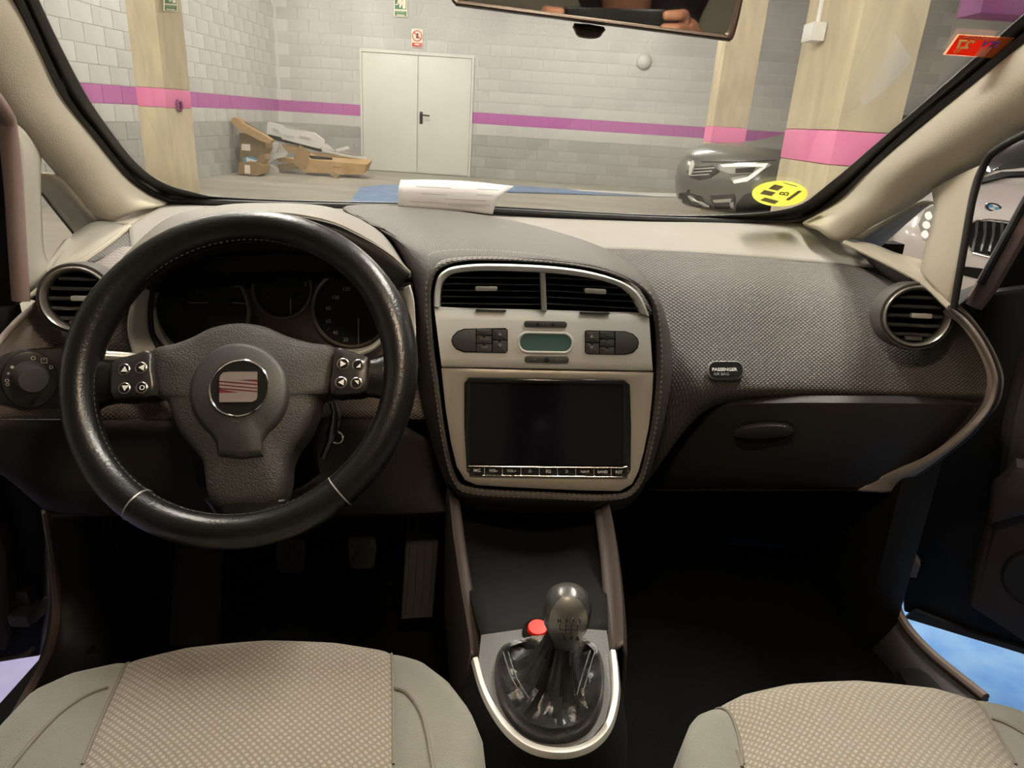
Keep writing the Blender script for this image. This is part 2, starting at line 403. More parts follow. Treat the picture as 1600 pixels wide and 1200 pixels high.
# signs
M_SIGNY = mat('sign_cream', (.85, .80, .62), .5); M_SIGNG = mat('sign_green', (.03, .16, .06), .5); M_RED = mat('sign_red', (.62, .08, .07), .5); M_INK = mat('ink_dark', (.05, .045, .04), .6)
def gq(px, py, off=.03): return GP(px, py, WY-off)
def gquad(name, pts, m, parent, off, th=.006):
    ps = [gq(x, y, off) for x, y in pts]
    return obj(name, prism_bm(ps, V((0, -1, 0)), 0, th), m, parent, smooth=False)
def exit_sign(ox, oy, sc, label, off_fn):
    t = thing('exit_sign', label, 'sign', off_fn(ox, oy, .03), garage=True)
    def q(n, pts, m, lay):
        ps = [off_fn(ox+x*sc, oy+y*sc, .03+lay*.004) for x, y in pts]
        nrm = (ps[1]-ps[0]).cross(ps[2]-ps[0]).normalized()
        if nrm.dot(CAM-ps[0]) < 0: nrm = -nrm
        return obj(n, prism_bm(ps, nrm, 0, .006), m, t, smooth=False)
    q('board', [(-10.5, -13), (10.5, -12), (10.5, 26), (-10.5, 25)], M_SIGNY, 0)
    q('green_panel', [(-9, -12), (9, -11), (9, 14), (-9, 13)], M_SIGNG, 1)
    q('door_symbol', [(3, -9), (8, -8.7), (8, 12.6), (3, 12.4)], M_SIGNY, 2)
    q('running_figure', [(-3, -8), (0, -9), (2, -5), (1, 0), (3, 5), (0, 11), (-2, 11), (0, 5), (-2, 3), (-5, 7), (-8, 7), (-8, 5.5), (-5.5, 5), (-3, 0)], M_SIGNY, 2)
    q('text_panel', [(-9, 16), (9, 17), (9, 24.5), (-9, 23.5)], M_SIGNG, 1)
    q('text_line', [(-6, 21.5), (6, 22.2), (6, 23.6), (-6, 22.9)], M_SIGNY, 2); q('text_line', [(-7, 17.6), (7, 18.4), (7, 19.4), (-7, 18.6)], mat('sign_pale_green', (.35, .4, .2), .5), 2)
    return t
exit_sign(626, 1, 1, 'green exit sign with running figure on the block wall above the door', gq)
def colface(px, py, off=.03):
    p = GP(px, py, 6.6); k = (colL[2]+off)/p.x; return CAM+(p-CAM)*k
exit_sign(266, -8, 1, 'green sign at the top of the tan left column', colface)
t = thing('prohibition_sign', 'small red and cream no entry sign above the double door', 'sign', gq(652, 60), garage=True)
gquad('board', [(643, 45), (661, 46), (660.5, 75), (643, 74)], M_SIGNY, t, .02)
cc = gq(651.8, 56, .03); up = (gq(651.8, 47.3, .03)-cc).length
obj('red_ring', lathe_bm([(up*.84, 0), (up, 0), (up, .006), (up*.84, .006), (up*.84, 0)], cc, (0, -1, 0), seg=32), M_RED, t)
gquad('red_slash', [(646, 51), (647.3, 50), (657.8, 60.5), (656.5, 61.5)], M_RED, t, .034)
gquad('figure_symbol', [(651, 52), (653.5, 52), (653, 56), (654.5, 60), (651.5, 59.5), (650, 60), (651, 56)], M_INK, t, .03)
gquad('red_caption', [(644, 66.5), (659.5, 67.2), (659.5, 73.5), (644, 72.8)], M_RED, t, .03)
gquad('caption_text', [(648, 68.3), (655.5, 68.7), (655.5, 70.6), (648, 70.2)], M_SIGNY, t, .036)
# painted floor areas
def floor_paint(name, pts, m, z, label, cat):
    ps = [GZ(*p, z) if len(p) == 2 else V(p) for p in pts]
    for p in ps: p.z = z
    o = obj(name, prism_bm(ps, V((0, 0, 1)), -.002, 0), m, garage=True, smooth=False); tag(o, label, cat); o['kind'] = 'structure'; return o
floor_paint('trim_1', [(563, 292), (600, 288.5), (650, 288.8), (650, 328), (528, 345), (545, 318)], M_BLUE, .006, 'blue paint on the aisle floor left of the paper sheet', 'floor paint')
floor_paint('trim_5', [(650, 288.8), (800, 289.5), (895, 296), (1022, 306), (1000, 306.5), (800, 298.5), (650, 297)], M_BLUE, .006, 'narrow blue stripe on the aisle floor right of the paper sheet', 'floor paint')
floor_paint('trim_2', [(892, 296), (1000, 301), (1060, 302.5), (1060, 307.5), (1022, 307), (1000, 304), (905, 298)], M_LINE, .010, 'white bay line on the floor by the dark car', 'floor line')
floor_paint('trim_3', [(.45, .3, 0), (1.9, .3, 0), (1.9, 1.9, 0), (.45, 1.9, 0)], M_BLUEB, .007, 'worn sky blue bay paint on the right of the car', 'floor paint')
floor_paint('trim_4', [(-1.5, .2, 0), (-.45, .2, 0), (-.45, 1.25, 0), (-1.5, 1.25, 0)], M_LAV, .007, 'pale lavender bay paint on the left of the car', 'floor paint')
# fluorescent tubes under the ceiling (the garage's own light, and one added over the car)
M_TUBE = mat('tube_light', (1, 1, 1), .5, emit=(1, .95, .85), estr=TUBE)
M_HOUS = mat('lamp_housing', (.7, .7, .68), .5)
def tube_lamp(x, y, z, rz, label):
    t = thing('fluorescent_lamp', label, 'ceiling lamp', (x, y, z), group='tube lamps under the garage ceiling', garage=True)
    R = Matrix.Rotation(rz, 3, 'Z')
    obj('housing', box_bm((x, y, z+.06), (1.5, .16, .06), rot=R, bevel=.01), M_HOUS, t)
    d = R @ V((.68, 0, 0))
    if z < 3: [obj('suspension', tube_bm([V((x, y, z+.08))+d*q, V((x, y, 3.66))+d*q], .004, 6), M_GREYMETAL, t) for q in (-.7, .7)]
    for s in (-.045, .045):
        e = R @ V((0, s, 0)); obj('tube', tube_bm([V((x, y, z))-d+e, V((x, y, z))+d+e], .018, 10), M_TUBE, t)
LAMPS = [(.62, 1.45, 2.5, 1.57, 'lamp hung low over the right front of the car'), (-.75, 1.75, 2.5, 1.57, 'lamp added low over the left front of the car to brighten the dash'), (-2.9, 4.6, 3.5, 0, 'lamp above the aisle by the left column'),  # left-front lamp is added, and both hang low, to brighten the dash top
    (-3.2, 8.6, 3.5, 0, 'lamp above the aisle before the cardboard heap'), (.6, 8.6, 3.5, 0, 'lamp above the aisle before the double door'), (4.6, 8.6, 3.5, 0, 'lamp above the dark grey car'), (-2.8, 12, 3.5, 0, 'lamp nearest the left corner of the back wall'), (1.4, 12, 3.5, 0, 'lamp nearest the double door'), (5.6, 3.4, 3.5, 0, 'lamp above the white car')]
for x, y, z, r, lab in LAMPS: tube_lamp(x, y, z, r, 'double tube '+lab)
# purple beam top right
ba = [GP(1528, 34, 7.5), GP(1640, 20, 7.5)]
o = obj('painted_beam', box_bm(((ba[0].x+ba[1].x)/2+.4, 7.7, (ba[0].z+ba[1].z)/2+.42), (abs(ba[1].x-ba[0].x)+.8, .4, .8), bevel=.01), mat('beam_purple', (.32, .06, .30), .6), garage=True); tag(o, 'purple painted ceiling beam at the upper right', 'beam')
# ================================================================ THE CAR: shell, pillars, windscreen, dashboard
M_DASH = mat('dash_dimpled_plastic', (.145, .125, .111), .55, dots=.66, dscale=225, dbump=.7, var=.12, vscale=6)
M_DASH_LIT = mat('dash_dimpled_plastic_lit', (.30, .25, .228), .55, dots=.5, dscale=225, dbump=.6)  # lighter copy for the driver panel: light falling there put into the colour
M_DASHF = mat('dash_ring_plastic', (.22, .19, .165), .5, dots=.7, dscale=190, dbump=.6)
M_PAD = mat('dash_pad_dusty', (.235, .215, .19), .75, var=.15, vscale=5, bump=.25, bscale=500)
M_LOW = mat('lower_dash_plastic', (.024, .020, .0195), .6, var=.1, bump=.25, bscale=600)
M_HOOD = mat('cluster_hood_plastic', (.165, .148, .127), .6, bump=.25, bscale=700)
M_RIB = mat('dash_edge_trim', (.30, .25, .225), .55, bump=.1, bscale=600)
M_PIL = mat('pillar_trim_beige', (.39, .35, .275), .7, var=.05, bump=.35, bscale=450)
M_PILD = mat('pillar_post_grey', (.35, .325, .275), .7, bump=.2, bscale=450)
M_PINKP = mat('seal_brown_rubber', (.20, .135, .12), .7)
M_FRIT = mat('frit_black', (.018, .018, .017), .35)
M_RUB = mat('rubber_black', (.012, .011, .011), .6)
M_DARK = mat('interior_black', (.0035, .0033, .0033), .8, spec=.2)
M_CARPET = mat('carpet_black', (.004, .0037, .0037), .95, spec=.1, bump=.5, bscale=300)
M_SILV = mat('silver_paint', (.86, .855, .81), .38, .1, var=.04, vscale=20)
M_SILVB = mat('silver_warm_paint', (.45, .41, .35), .42, .35)
M_ALU = mat('matt_aluminium', (.62, .60, .55), .4, .5)
M_CHROME = mat('chrome', (.8, .8, .78), .12, 1)
M_SLAT = mat('vent_slat_black', (.02, .02, .021), .35)
M_HEAD = mat('headliner_grey', (.42, .39, .34), .95)
M_WTXT = mat('white_print', (.75, .73, .68), .6); M_GTXT = mat('grey_print', (.30, .29, .27), .6); M_DTXT = mat('faint_print', (.11, .105, .10), .7)
WO, WN = V((0, 1.36, .94)), V((0, -.46, -.8))
WS = Plane(WO, WN)
def W(px, py, h=0): return WS.hit(px, py, h)
# windscreen: a slightly curved pane under the frit line
glass_m = glass('windscreen_glass', (.985, .99, .985), .13)
wsc = thing('windscreen', 'wide raked windscreen glass above the dashboard', 'windscreen', (0, 1.36, .94))
out_px = [(-60, -180), (28, 0), (100, 150), (150, 215), (200, 275), (235, 300), (268, 314), (330, 316), (480, 321), (700, 326), (985, 341), (1150, 346), (1250, 345), (1310, 310), (1400, 225), (1500, 142), (1600, 60), (1720, -40), (1800, -160)]
in_px = [(-10, -180), (60, 0), (128, 138), (172, 205), (215, 258), (255, 287), (300, 301), (345, 309), (480, 315), (700, 320), (985, 335.5), (1130, 337), (1236, 326), (1292, 291), (1385, 212), (1480, 130), (1576, 45), (1680, -50), (1755, -160)]
top = [(-60, -180), (800, -250), (1800, -160)]
gl = [W(x, y, -.0005) for x, y in out_px]
obj('pane', prism_bm(spline(gl, 1)[:], WS.n, -.003, 0), glass_m, wsc, smooth=False)
bm = face_cam(grid_bm([spline([W(x, y) for x, y in out_px], 4), spline([W(x, y) for x, y in in_px], 4)]))
o = obj('frit_band', bm, M_FRIT, wsc); md = o.modifiers.new('solid', 'SOLIDIFY'); md.thickness = .002
# rubber bead along the pillar edge of the frit
sl = [W(x, y, .008) for x, y in out_px]
obj('rubber_seal', tube_bm(spline(sl, 4), .006, 8), M_RUB, wsc)
# pillar trims
def pillar(name, label, rows, m, th=.01):
    return tag(sheet(name, rows, 5, 6, m, th=th), label, 'pillar trim')
def Wr(L, h=0): return [W(x, y, h) for x, y in L]
def Pr(L): return [P(*p) for p in L]
frl = [(-120, -270), (-30, -100), (28, 0), (65, 75), (100, 150), (150, 215), (200, 275), (235, 301), (268, 315)]
lt = Wr(frl)
low = Pr([(-330, -60, .62), (-200, 40, .72), (-75, 105, .80), (-25, 148, .86), (22, 196, .92), (62, 242, .99), (100, 287, 1.06), (128, 322, 1.11), (150, 348, 1.15)])
mid = [a.lerp(b, .5)+V((.035, -.055, .01)) for a, b in zip(lt, low)]
q1 = [a.lerp(b, .22)+V((.025, -.035, .005)) for a, b in zip(lt, low)]
q3 = [a.lerp(b, .80)+V((.020, -.03, 0)) for a, b in zip(lt, low)]
tag(sheet('pillar_trim', [lt, q1, mid, q3, low], 5, 5, M_PIL, th=.006), 'beige windscreen pillar trim on the driver side', 'pillar trim')
frr = [(1800, -120), (1700, -25), (1600, 60), (1500, 142), (1400, 225), (1350, 270), (1310, 310), (1280, 330), (1252, 345)]
rt = Wr(frr)
low = Pr([(1940, 20, .62), (1800, 90, .72), (1690, 160, .80), (1610, 208, .86), (1540, 254, .93), (1480, 283, 1.0), (1430, 318, 1.06), (1370, 350, 1.12), (1320, 377, 1.16)])
mid = [a.lerp(b, .5)+V((-.035, -.055, .01)) for a, b in zip(rt, low)]
q1 = [a.lerp(b, .22)+V((-.025, -.035, .005)) for a, b in zip(rt, low)]
q3 = [a.lerp(b, .80)+V((-.020, -.03, 0)) for a, b in zip(rt, low)]
tag(sheet('pillar_trim', [rt, q1, mid, q3, low], 5, 5, M_PIL, th=.006), 'beige windscreen pillar trim on the passenger side', 'pillar trim')
# pillar foot pieces: the flat trims between pillar, quarter window and dash
def strip(name, A, B, m, parent=None, th=.006, nu=5, extra=None):
    return sheet(name, [A, B] if extra is None else [A, extra, B], nu, 3, m, parent, th)
qL = thing('quarter_panel', 'grey quarter window surround on the driver side', 'window trim', P(60, 440, .9))
strip('post', Pr([(14, 185, .885), (33, 230, .88), (34, 300, .87), (36, 380, .86), (42, 462, .86)]), Pr([(66, 235, .99), (64, 285, .98), (66, 340, .95), (69, 390, .93), (80, 418, .92)]), M_PILD, qL, extra=Pr([(40, 205, .93), (52, 260, .92), (52, 320, .90), (54, 390, .89), (62, 440, .885)]))
strip('reveal', Pr([(64, 275, 1.02), (82, 277, 1.03), (95, 285, 1.045), (122, 316, 1.09), (148, 347, 1.14)]), Pr([(64, 300, 1.12), (70, 308, 1.14), (80, 321, 1.17), (98, 345, 1.21), (115, 365, 1.24)]), M_PIL, qL)
strip('ledge', Pr([(80, 418, .915), (104, 380, .99), (116, 364, 1.06), (150, 346, 1.13), (202, 350, 1.18)]), Pr([(44, 461, .87), (82, 432, .92), (128, 404, .98), (165, 380, 1.05), (200, 352, 1.14)]), M_PILD, qL)
sheet('pillar_foot', [Pr([(147, 346, 1.15), (175, 349, 1.155), (203, 353, 1.15)]), Pr([(205, 329, 1.25), (222, 332, 1.25), (242, 335, 1.24)]), Pr([(260, 313, 1.365), (266, 315, 1.36), (272, 317, 1.35)])], 4, 4, M_PIL, qL)
obj('sill_bead', tube_bm(spline(Pr([(42, 466, .868), (82, 438, .915), (128, 409, .975), (165, 384, 1.045), (203, 354, 1.13)]), 5), .004, 8), M_PIL, qL)
obj('window_edge', tube_bm(Pr([(64, 299, 1.12), (80, 320, 1.17), (116, 365, 1.24)]), .003, 6), M_RUB, qL)
qR = thing('quarter_panel', 'beige quarter window surround on the passenger side', 'window trim', P(1470, 440, .9))
strip('post', Pr([(1537, 256, .90), (1524, 290, .89), (1510, 345, .88), (1498, 410, .87), (1484, 480, .87)]), Pr([(1455, 296, 1.02), (1459, 322, 1.0), (1455, 350, .98), (1441, 405, .95), (1438, 424, .94)]), M_PIL, qR, extra=Pr([(1500, 272, .95), (1495, 305, .94), (1488, 345, .92), (1476, 410, .90), (1462, 456, .90)]))
strip('reveal', Pr([(1460, 320, 1.03), (1448, 318, 1.05), (1430, 324, 1.07), (1380, 351, 1.12), (1335, 374, 1.15)]), Pr([(1462, 316, 1.10), (1446, 325, 1.12), (1436, 333, 1.14), (1405, 360, 1.20), (1375, 387, 1.24)]), M_PILD, qR)
strip('ledge', Pr([(1440, 412, .95), (1425, 402, 1.0), (1398, 394, 1.06), (1360, 380, 1.12), (1322, 376, 1.17)]), Pr([(1470, 452, .90), (1446, 440, .93), (1412, 420, .98), (1366, 398, 1.06), (1320, 379, 1.14)]), M_PIL, qR)
obj('sill_bead', tube_bm(spline(Pr([(1484, 480, .868), (1446, 444, .925), (1412, 424, .975), (1366, 401, 1.055), (1320, 379, 1.14)]), 5), .004, 8), M_PIL, qR)
# door seals beside the posts
o = obj('door_seal', tube_bm(spline(Pr([(-30, 130, .80), (2, 172, .84), (12, 200, .86), (22, 300, .86), (27, 380, .85), (33, 470, .84)]), 5), [.008]+[.010]*24+[.010], 10, flat=1.0), M_PINKP); tag(o, 'brown rubber door seal along the driver side opening', 'door seal')
o = obj('door_seal', tube_bm(spline(Pr([(1640, 190, .82), (1560, 232, .86), (1538, 258, .88), (1522, 300, .88), (1504, 400, .865), (1490, 482, .86)]), 5), .0045, 10), M_RUB); tag(o, 'black rubber door seal along the passenger side opening', 'door seal')
# roof liner, rear of the car body
cabin = []
o = sheet('headliner', [[V((x, y, z)) for x in (-.62, -.3, 0, .3, .62)] for y, z in ((.60, 1.36), (.3, 1.43), (-.3, 1.46), (-1.2, 1.44), (-1.9, 1.36))], 3, 3, M_HEAD, th=.03, to=V((0, 0, .9))); tag(o, 'pale grey headliner of the car roof', 'roof lining')
o = sheet('roof_rail', [[V((-.62, .6, 1.36)), V((-.62, -.3, 1.46)), V((-.62, -1.9, 1.36))], [V((-.70, .62, 1.28)), V((-.72, -.3, 1.36)), V((-.70, -1.9, 1.25))]], 4, 2, M_HEAD, th=.03, to=V((0, 0, .9))); tag(o, 'roof rail lining over the driver door', 'roof lining')
o = sheet('roof_rail', [[V((.62, .6, 1.36)), V((.62, -.3, 1.46)), V((.62, -1.9, 1.36))], [V((.70, .62, 1.28)), V((.72, -.3, 1.36)), V((.70, -1.9, 1.25))]], 4, 2, M_HEAD, th=.03, to=V((0, 0, .9))); tag(o, 'roof rail lining over the passenger door', 'roof lining')
# floor pan, firewall, tunnel carpet
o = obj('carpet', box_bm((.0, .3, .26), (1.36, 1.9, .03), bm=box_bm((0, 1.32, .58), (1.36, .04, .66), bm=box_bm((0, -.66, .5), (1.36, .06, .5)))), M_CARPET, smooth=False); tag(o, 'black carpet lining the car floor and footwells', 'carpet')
o = sheet('kick_panel', px_ctrl([[(1422, 769, 1.012), (1411, 850, 1.012), (1402, 930, .992), (1410, 968, .952), (1452, 1018, .882), (1540, 1090, .782)], [(1360, 768, 1.06), (1345, 850, 1.06), (1330, 930, 1.05), (1330, 985, 1.0), (1385, 1055, .90), (1460, 1120, .80)]]), 6, 2, M_LOW, th=.01); tag(o, 'dark side kick panel and sill trim in the passenger footwell', 'sill trim')
o = obj('sill_bead', tube_bm(spline(Pr([(1422, 770, 1.01), (1411, 850, 1.01), (1402, 930, .99), (1410, 968, .95), (1452, 1018, .88), (1540, 1090, .78)]), 6), .007, 8), mat('sill_brown', (.10, .068, .055), .6)); tag(o, 'brown edge bead along the passenger sill', 'sill trim')
o = sheet('kick_panel', px_ctrl([[(70, 800, .88), (82, 880, .88), (85, 950, .86), (75, 1010, .80), (30, 1110, .68), (-20, 1190, .60)], [(210, 800, 1.0), (215, 880, 1.0), (215, 960, .98), (190, 1030, .90), (130, 1110, .72), (70, 1190, .62)]]), 6, 2, M_LOW, th=.01); tag(o, 'dark side kick panel and sill trim in the driver footwell', 'sill trim')
o = obj('sill_bead', tube_bm(spline(Pr([(72, 800, .87), (84, 880, .87), (88, 960, .85), (76, 1020, .78), (40, 1090, .69), (0, 1160, .62)]), 6), .006, 8), mat('sill_brown', (.10, .068, .055), .6)); tag(o, 'brown edge bead along the driver sill', 'sill trim')
# ---------------------------------------------------------------- dashboard
dash = thing('dashboard', 'dimpled grey dashboard spanning the car under the windscreen', 'dashboard', (0, 1.2, .5))
# top pad, passenger side
sheet('top_pad', px_ctrl([
    [(700, 326, 1.38), (800, 331, 1.38), (985, 342, 1.37), (1100, 346, 1.36), (1200, 347, 1.36), (1252, 347, 1.35), (1300, 369, 1.25), (1340, 394, 1.16), (1368, 415, 1.11)],
    [(770, 348, 1.27), (850, 357, 1.27), (985, 364, 1.27), (1100, 369, 1.265), (1200, 373, 1.26), (1260, 376, 1.25), (1305, 389, 1.195), (1342, 403, 1.145), (1367, 416, 1.11)],
    [(860, 385, 1.17), (930, 389, 1.17), (1000, 391, 1.17), (1100, 396, 1.165), (1200, 403, 1.16), (1265, 409, 1.15), (1308, 412, 1.14), (1345, 415, 1.125), (1366, 417, 1.11)]]), 5, 6, M_PAD, dash)
# unused colour imitating the amber light the yellow sticker throws on the pad
st = Plane(P(1215, 380, 1.24), (0, -.25, 1))
M_AMBER_LIGHT = mat('amber_light_spot', (.34, .27, .13), .7, var=.2, vscale=30)
# passenger face
FACE = [
    [(930, 388, 1.17), (1000, 390, 1.17), (1100, 395, 1.165), (1165, 400, 1.16), (1250, 407, 1.155), (1330, 414, 1.13), (1400, 442, 1.04), (1440, 460, .97), (1484, 481, .90)],
    [(945, 440, 1.11), (1012, 445, 1.11), (1102, 448, 1.10), (1165, 450, 1.095), (1250, 455, 1.09), (1335, 462, 1.06), (1408, 480, 1.00), (1458, 492, .95), (1510, 508, .89)],
    [(955, 520, 1.06), (1025, 525, 1.05), (1103, 528, 1.035), (1165, 530, 1.03), (1250, 532, 1.025), (1338, 536, 1.0), (1416, 545, .965), (1482, 550, .93), (1540, 552, .88)],
    [(965, 600, 1.04), (1035, 598, 1.01), (1100, 594, .99), (1162, 594, .985), (1250, 595, .98), (1340, 597, .965), (1425, 600, .94), (1500, 602, .91), (1557, 596, .87)],
    [(975, 690, 1.03), (1030, 680, 1.0), (1090, 636, .985), (1145, 616, .98), (1250, 615, .975), (1340, 616, .96), (1425, 617, .937), (1500, 618, .908), (1556, 616, .868)],
    [(985, 765, 1.02), (1012, 752, 1.01), (1082, 660, 1.0), (1138, 629, .995), (1250, 625, .99), (1340, 626, .975), (1425, 627, .95), (1500, 628, .92), (1550, 629, .88)]]
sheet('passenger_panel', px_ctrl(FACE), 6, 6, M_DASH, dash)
# light rim running round the passenger end of the dash
rim_o = [(1484, 478, .895), (1512, 500, .885), (1538, 535, .875), (1556, 575, .865), (1559, 605, .86), (1548, 640, .865), (1515, 680, .885), (1465, 720, .92), (1420, 752, .96), (1412, 768, .97)]
rim_i = [(1478, 480, .90), (1504, 505, .89), (1529, 540, .88), (1547, 578, .87), (1550, 604, .865), (1539, 636, .87), (1500, 676, .89), (1440, 716, .93), (1370, 748, .97), (1340, 767, .98)]
sheet('end_rim', [Pr(rim_o), [a.lerp(b, .5)+V((-.002, -.005, 0)) for a, b in zip(Pr(rim_o), Pr(rim_i))], Pr(rim_i)], 5, 3, M_RIB, dash, th=.012)
sheet('end_cap', [Pr(rim_o), [p+V((.012, .12, -.01)) for p in Pr(rim_o)]], 5, 2, M_LOW, dash)
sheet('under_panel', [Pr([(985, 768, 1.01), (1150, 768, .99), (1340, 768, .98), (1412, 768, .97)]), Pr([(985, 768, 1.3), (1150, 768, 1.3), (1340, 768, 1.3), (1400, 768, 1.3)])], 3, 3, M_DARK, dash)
# side pieces closing the dash against the window ledges
sheet('side_pad', [Pr([(1320, 380, 1.15), (1366, 402, 1.06), (1412, 425, .98), (1446, 445, .93), (1484, 481, .872)]), Pr([(1345, 398, 1.13), (1378, 418, 1.06), (1412, 436, 1.0), (1443, 453, .95), (1484, 482, .885)]), Pr([(1366, 418, 1.115), (1388, 436, 1.07), (1410, 448, 1.03), (1440, 462, .98), (1484, 484, .905)])], 4, 3, M_DASH, dash)
sheet('side_pad', [Pr([(42, 467, .866), (82, 439, .913), (128, 410, .973), (165, 385, 1.043), (201, 356, 1.13), (240, 334, 1.235)]), Pr([(55, 470, .885), (97, 438, .935), (146, 408, .99), (186, 385, 1.05), (220, 368, 1.11), (250, 352, 1.17)]), Pr([(66, 476, .905), (112, 438, .955), (162, 408, 1.01), (206, 388, 1.06), (236, 378, 1.08), (262, 366, 1.1)])], 4, 3, M_DASH, dash)
# centre bubble
OUT = [(850, 803, .955), (955, 800, .955), (1000, 768, .97), (1026, 700, .985), (1043, 630, .995), (1050, 570, 1.0), (1045, 515, 1.015), (1030, 470, 1.03), (1000, 425, 1.06), (960, 396, 1.10), (900, 371, 1.15), (800, 344, 1.25), (700, 328, 1.33), (600, 320, 1.34), (535, 325, 1.28), (600, 362, 1.12), (640, 428, 1.04), (650, 480, 1.02), (649, 560, 1.0), (662, 640, .99), (680, 710, .98), (708, 775, .965), (755, 800, .955)]
INN = [(850, 769, .897), (955, 772, .897), (992, 757, .902), (1010, 702, .912), (1021, 640, .922), (1025, 580, .933), (1023, 520, .943), (1017, 476, .95), (1003, 455, .954), (972, 435, .957), (921, 420, .96), (850, 411, .963), (780, 407, .964), (733, 408, .963), (704, 413, .961), (685, 423, .957), (676, 441, .952), (673, 470, .946), (678, 540, .935), (686, 600, .926), (697, 682, .913), (713, 746, .903), (741, 762, .899)]
o3, i3 = Pr(OUT), Pr(INN)
def lerpL(t, bul, out=0): return [a.lerp(b, t)+V((0, -bul, bul*.3)) for a, b in zip(o3, i3)]
sheet('centre_bubble', [[p+V((0, .05, -.02)) for p in o3], o3, lerpL(.3, .016), lerpL(.62, .020), lerpL(.86, .016), lerpL(.95, .008)], 4, 5, M_DASH, dash, closed=True)
sheet('bubble_ring', [lerpL(.86, .0165), lerpL(.90, .012), lerpL(.97, .006), [p+V((0, .004, 0)) for p in i3]], 4, 3, M_DASHF, dash, closed=True)
# driver panel
sheet('driver_panel', px_ctrl([
    [(-30, 560, .80), (25, 508, .86), (65, 472, .90), (110, 434, .95), (160, 404, 1.0), (205, 385, 1.05), (300, 420, 1.05), (450, 430, 1.05), (600, 435, 1.05), (660, 460, 1.05)],
    [(-45, 600, .79), (15, 550, .835), (62, 520, .87), (112, 495, .91), (163, 480, .94), (210, 475, .97), (300, 500, 1.02), (450, 510, 1.03), (600, 510, 1.03), (660, 520, 1.03)],
    [(-48, 635, .79), (5, 600, .82), (60, 575, .85), (113, 560, .89), (165, 555, .915), (215, 560, .935), (300, 570, 1.0), (450, 575, 1.0), (600, 575, 1.0), (662, 580, 1.01)],
    [(-50, 662, .79), (0, 655, .81), (60, 655, .84), (115, 655, .87), (165, 655, .90), (215, 655, .92), (300, 655, .97), (450, 655, .98), (600, 655, .98), (672, 655, .99)]]), 5, 5, M_DASH_LIT, dash)
sheet('left_rim', [Pr([(-36, 562, .795), (22, 500, .855), (62, 465, .895), (95, 439, .93)]), Pr([(-26, 568, .795), (28, 508, .855), (68, 472, .895), (98, 445, .932)])], 5, 2, M_RIB, dash, th=.006)
sheet('knee_panel', px_ctrl([
    [(-50, 662, .79), (0, 657, .81), (60, 657, .84), (115, 657, .87), (215, 657, .92), (300, 657, .96), (450, 657, .97), (600, 657, .97), (676, 690, .99)],
    [(-30, 715, .80), (20, 720, .82), (70, 725, .85), (125, 728, .88), (215, 730, .92), (300, 730, .95), (450, 730, .955), (600, 735, .96), (684, 740, .985)],
    [(20, 755, .83), (50, 768, .84), (90, 775, .86), (140, 780, .88), (215, 782, .915), (300, 782, .93), (450, 780, .94), (600, 785, .95), (696, 785, .97)],
    [(72, 800, .87), (85, 803, .875), (110, 806, .88), (150, 806, .89), (215, 806, .91), (300, 806, .93), (450, 806, .94), (600, 806, .95), (710, 800, .965)]]), 4, 4, M_LOW, dash)
# top pad, driver side (behind the cluster hood)
sheet('top_pad', px_ctrl([[(201, 352, 1.13), (240, 330, 1.24), (268, 317, 1.35), (340, 318, 1.38), (480, 321, 1.38), (700, 327, 1.38)], [(203, 372, 1.08), (235, 362, 1.12), (290, 350, 1.15), (350, 345, 1.18), (480, 342, 1.2), (700, 345, 1.26)], [(206, 392, 1.05), (235, 400, 1.05), (290, 400, 1.06), (350, 400, 1.07), (480, 400, 1.08), (640, 400, 1.1)]]), 4, 4, M_PAD, dash)
# cluster hood: an arch over the gauges
H0 = [(168, 430, .99), (205, 385, 1.08), (268, 338, 1.2), (350, 320, 1.29), (430, 317, 1.32), (500, 321, 1.30), (545, 334, 1.22), (597, 364, 1.12), (640, 424, 1.045)]
H1 = [(185, 432, .93), (218, 385, .98), (283, 342, 1.03), (357, 324, 1.05), (435, 321, 1.05), (510, 328, 1.04), (558, 346, 1.02), (604, 377, .99), (642, 432, .96)]
H2 = [(212, 440, .86), (240, 396, .855), (300, 358, .85), (367, 338, .845), (438, 333, .84), (512, 344, .84), (560, 364, .845), (606, 391, .85), (642, 424, .86)]
H3 = [(218, 443, .845), (245, 402, .84), (303, 364, .835), (369, 347, .83), (438, 339, .825), (511, 351, .825), (558, 371, .83), (604, 398, .835), (640, 429, .845)]
sheet('cluster_hood', px_ctrl([H0, H1, H2, H3]), 5, 5, M_HOOD, dash)
H4 = [(226, 450, .845), (256, 416, .84), (311, 380, .835), (373, 363, .83), (438, 359, .825), (505, 378, .825), (546, 403, .83), (590, 432, .835), (624, 452, .845)]
H5 = [(240, 458, .98), (268, 430, .98), (320, 405, .98), (375, 395, .98), (438, 392, .98), (500, 400, .98), (540, 415, .98), (580, 440, .98), (610, 462, .98)]
o = sheet('hood_lining', [Pr(H3), Pr(H4), [a.lerp(b, .12) for a, b in zip(Pr(H4), Pr(H5))], Pr(H5)], 5, 4, M_RUB, dash)
# ================================================================ FITTINGS OF THE DASHBOARD
CP = plane3(P(690, 440, .955), P(1005, 450, .955), P(850, 765, .895))       # plane of the centre console
M_SLATE = mat('vent_slat_edge', (.06, .06, .062), .28)
M_KEY = mat('key_grey', (.075, .075, .075), .5); M_GREENLCD = mat('lcd_green', (.10, .19, .17), .25)
M_SCREEN = mat('screen_black', (.006, .006, .009), .10, spec=.3); M_GLOSS = mat('gloss_black', (.012, .012, .012), .15); M_HOLE = mat('vent_dark', (.004, .004, .004), .9)
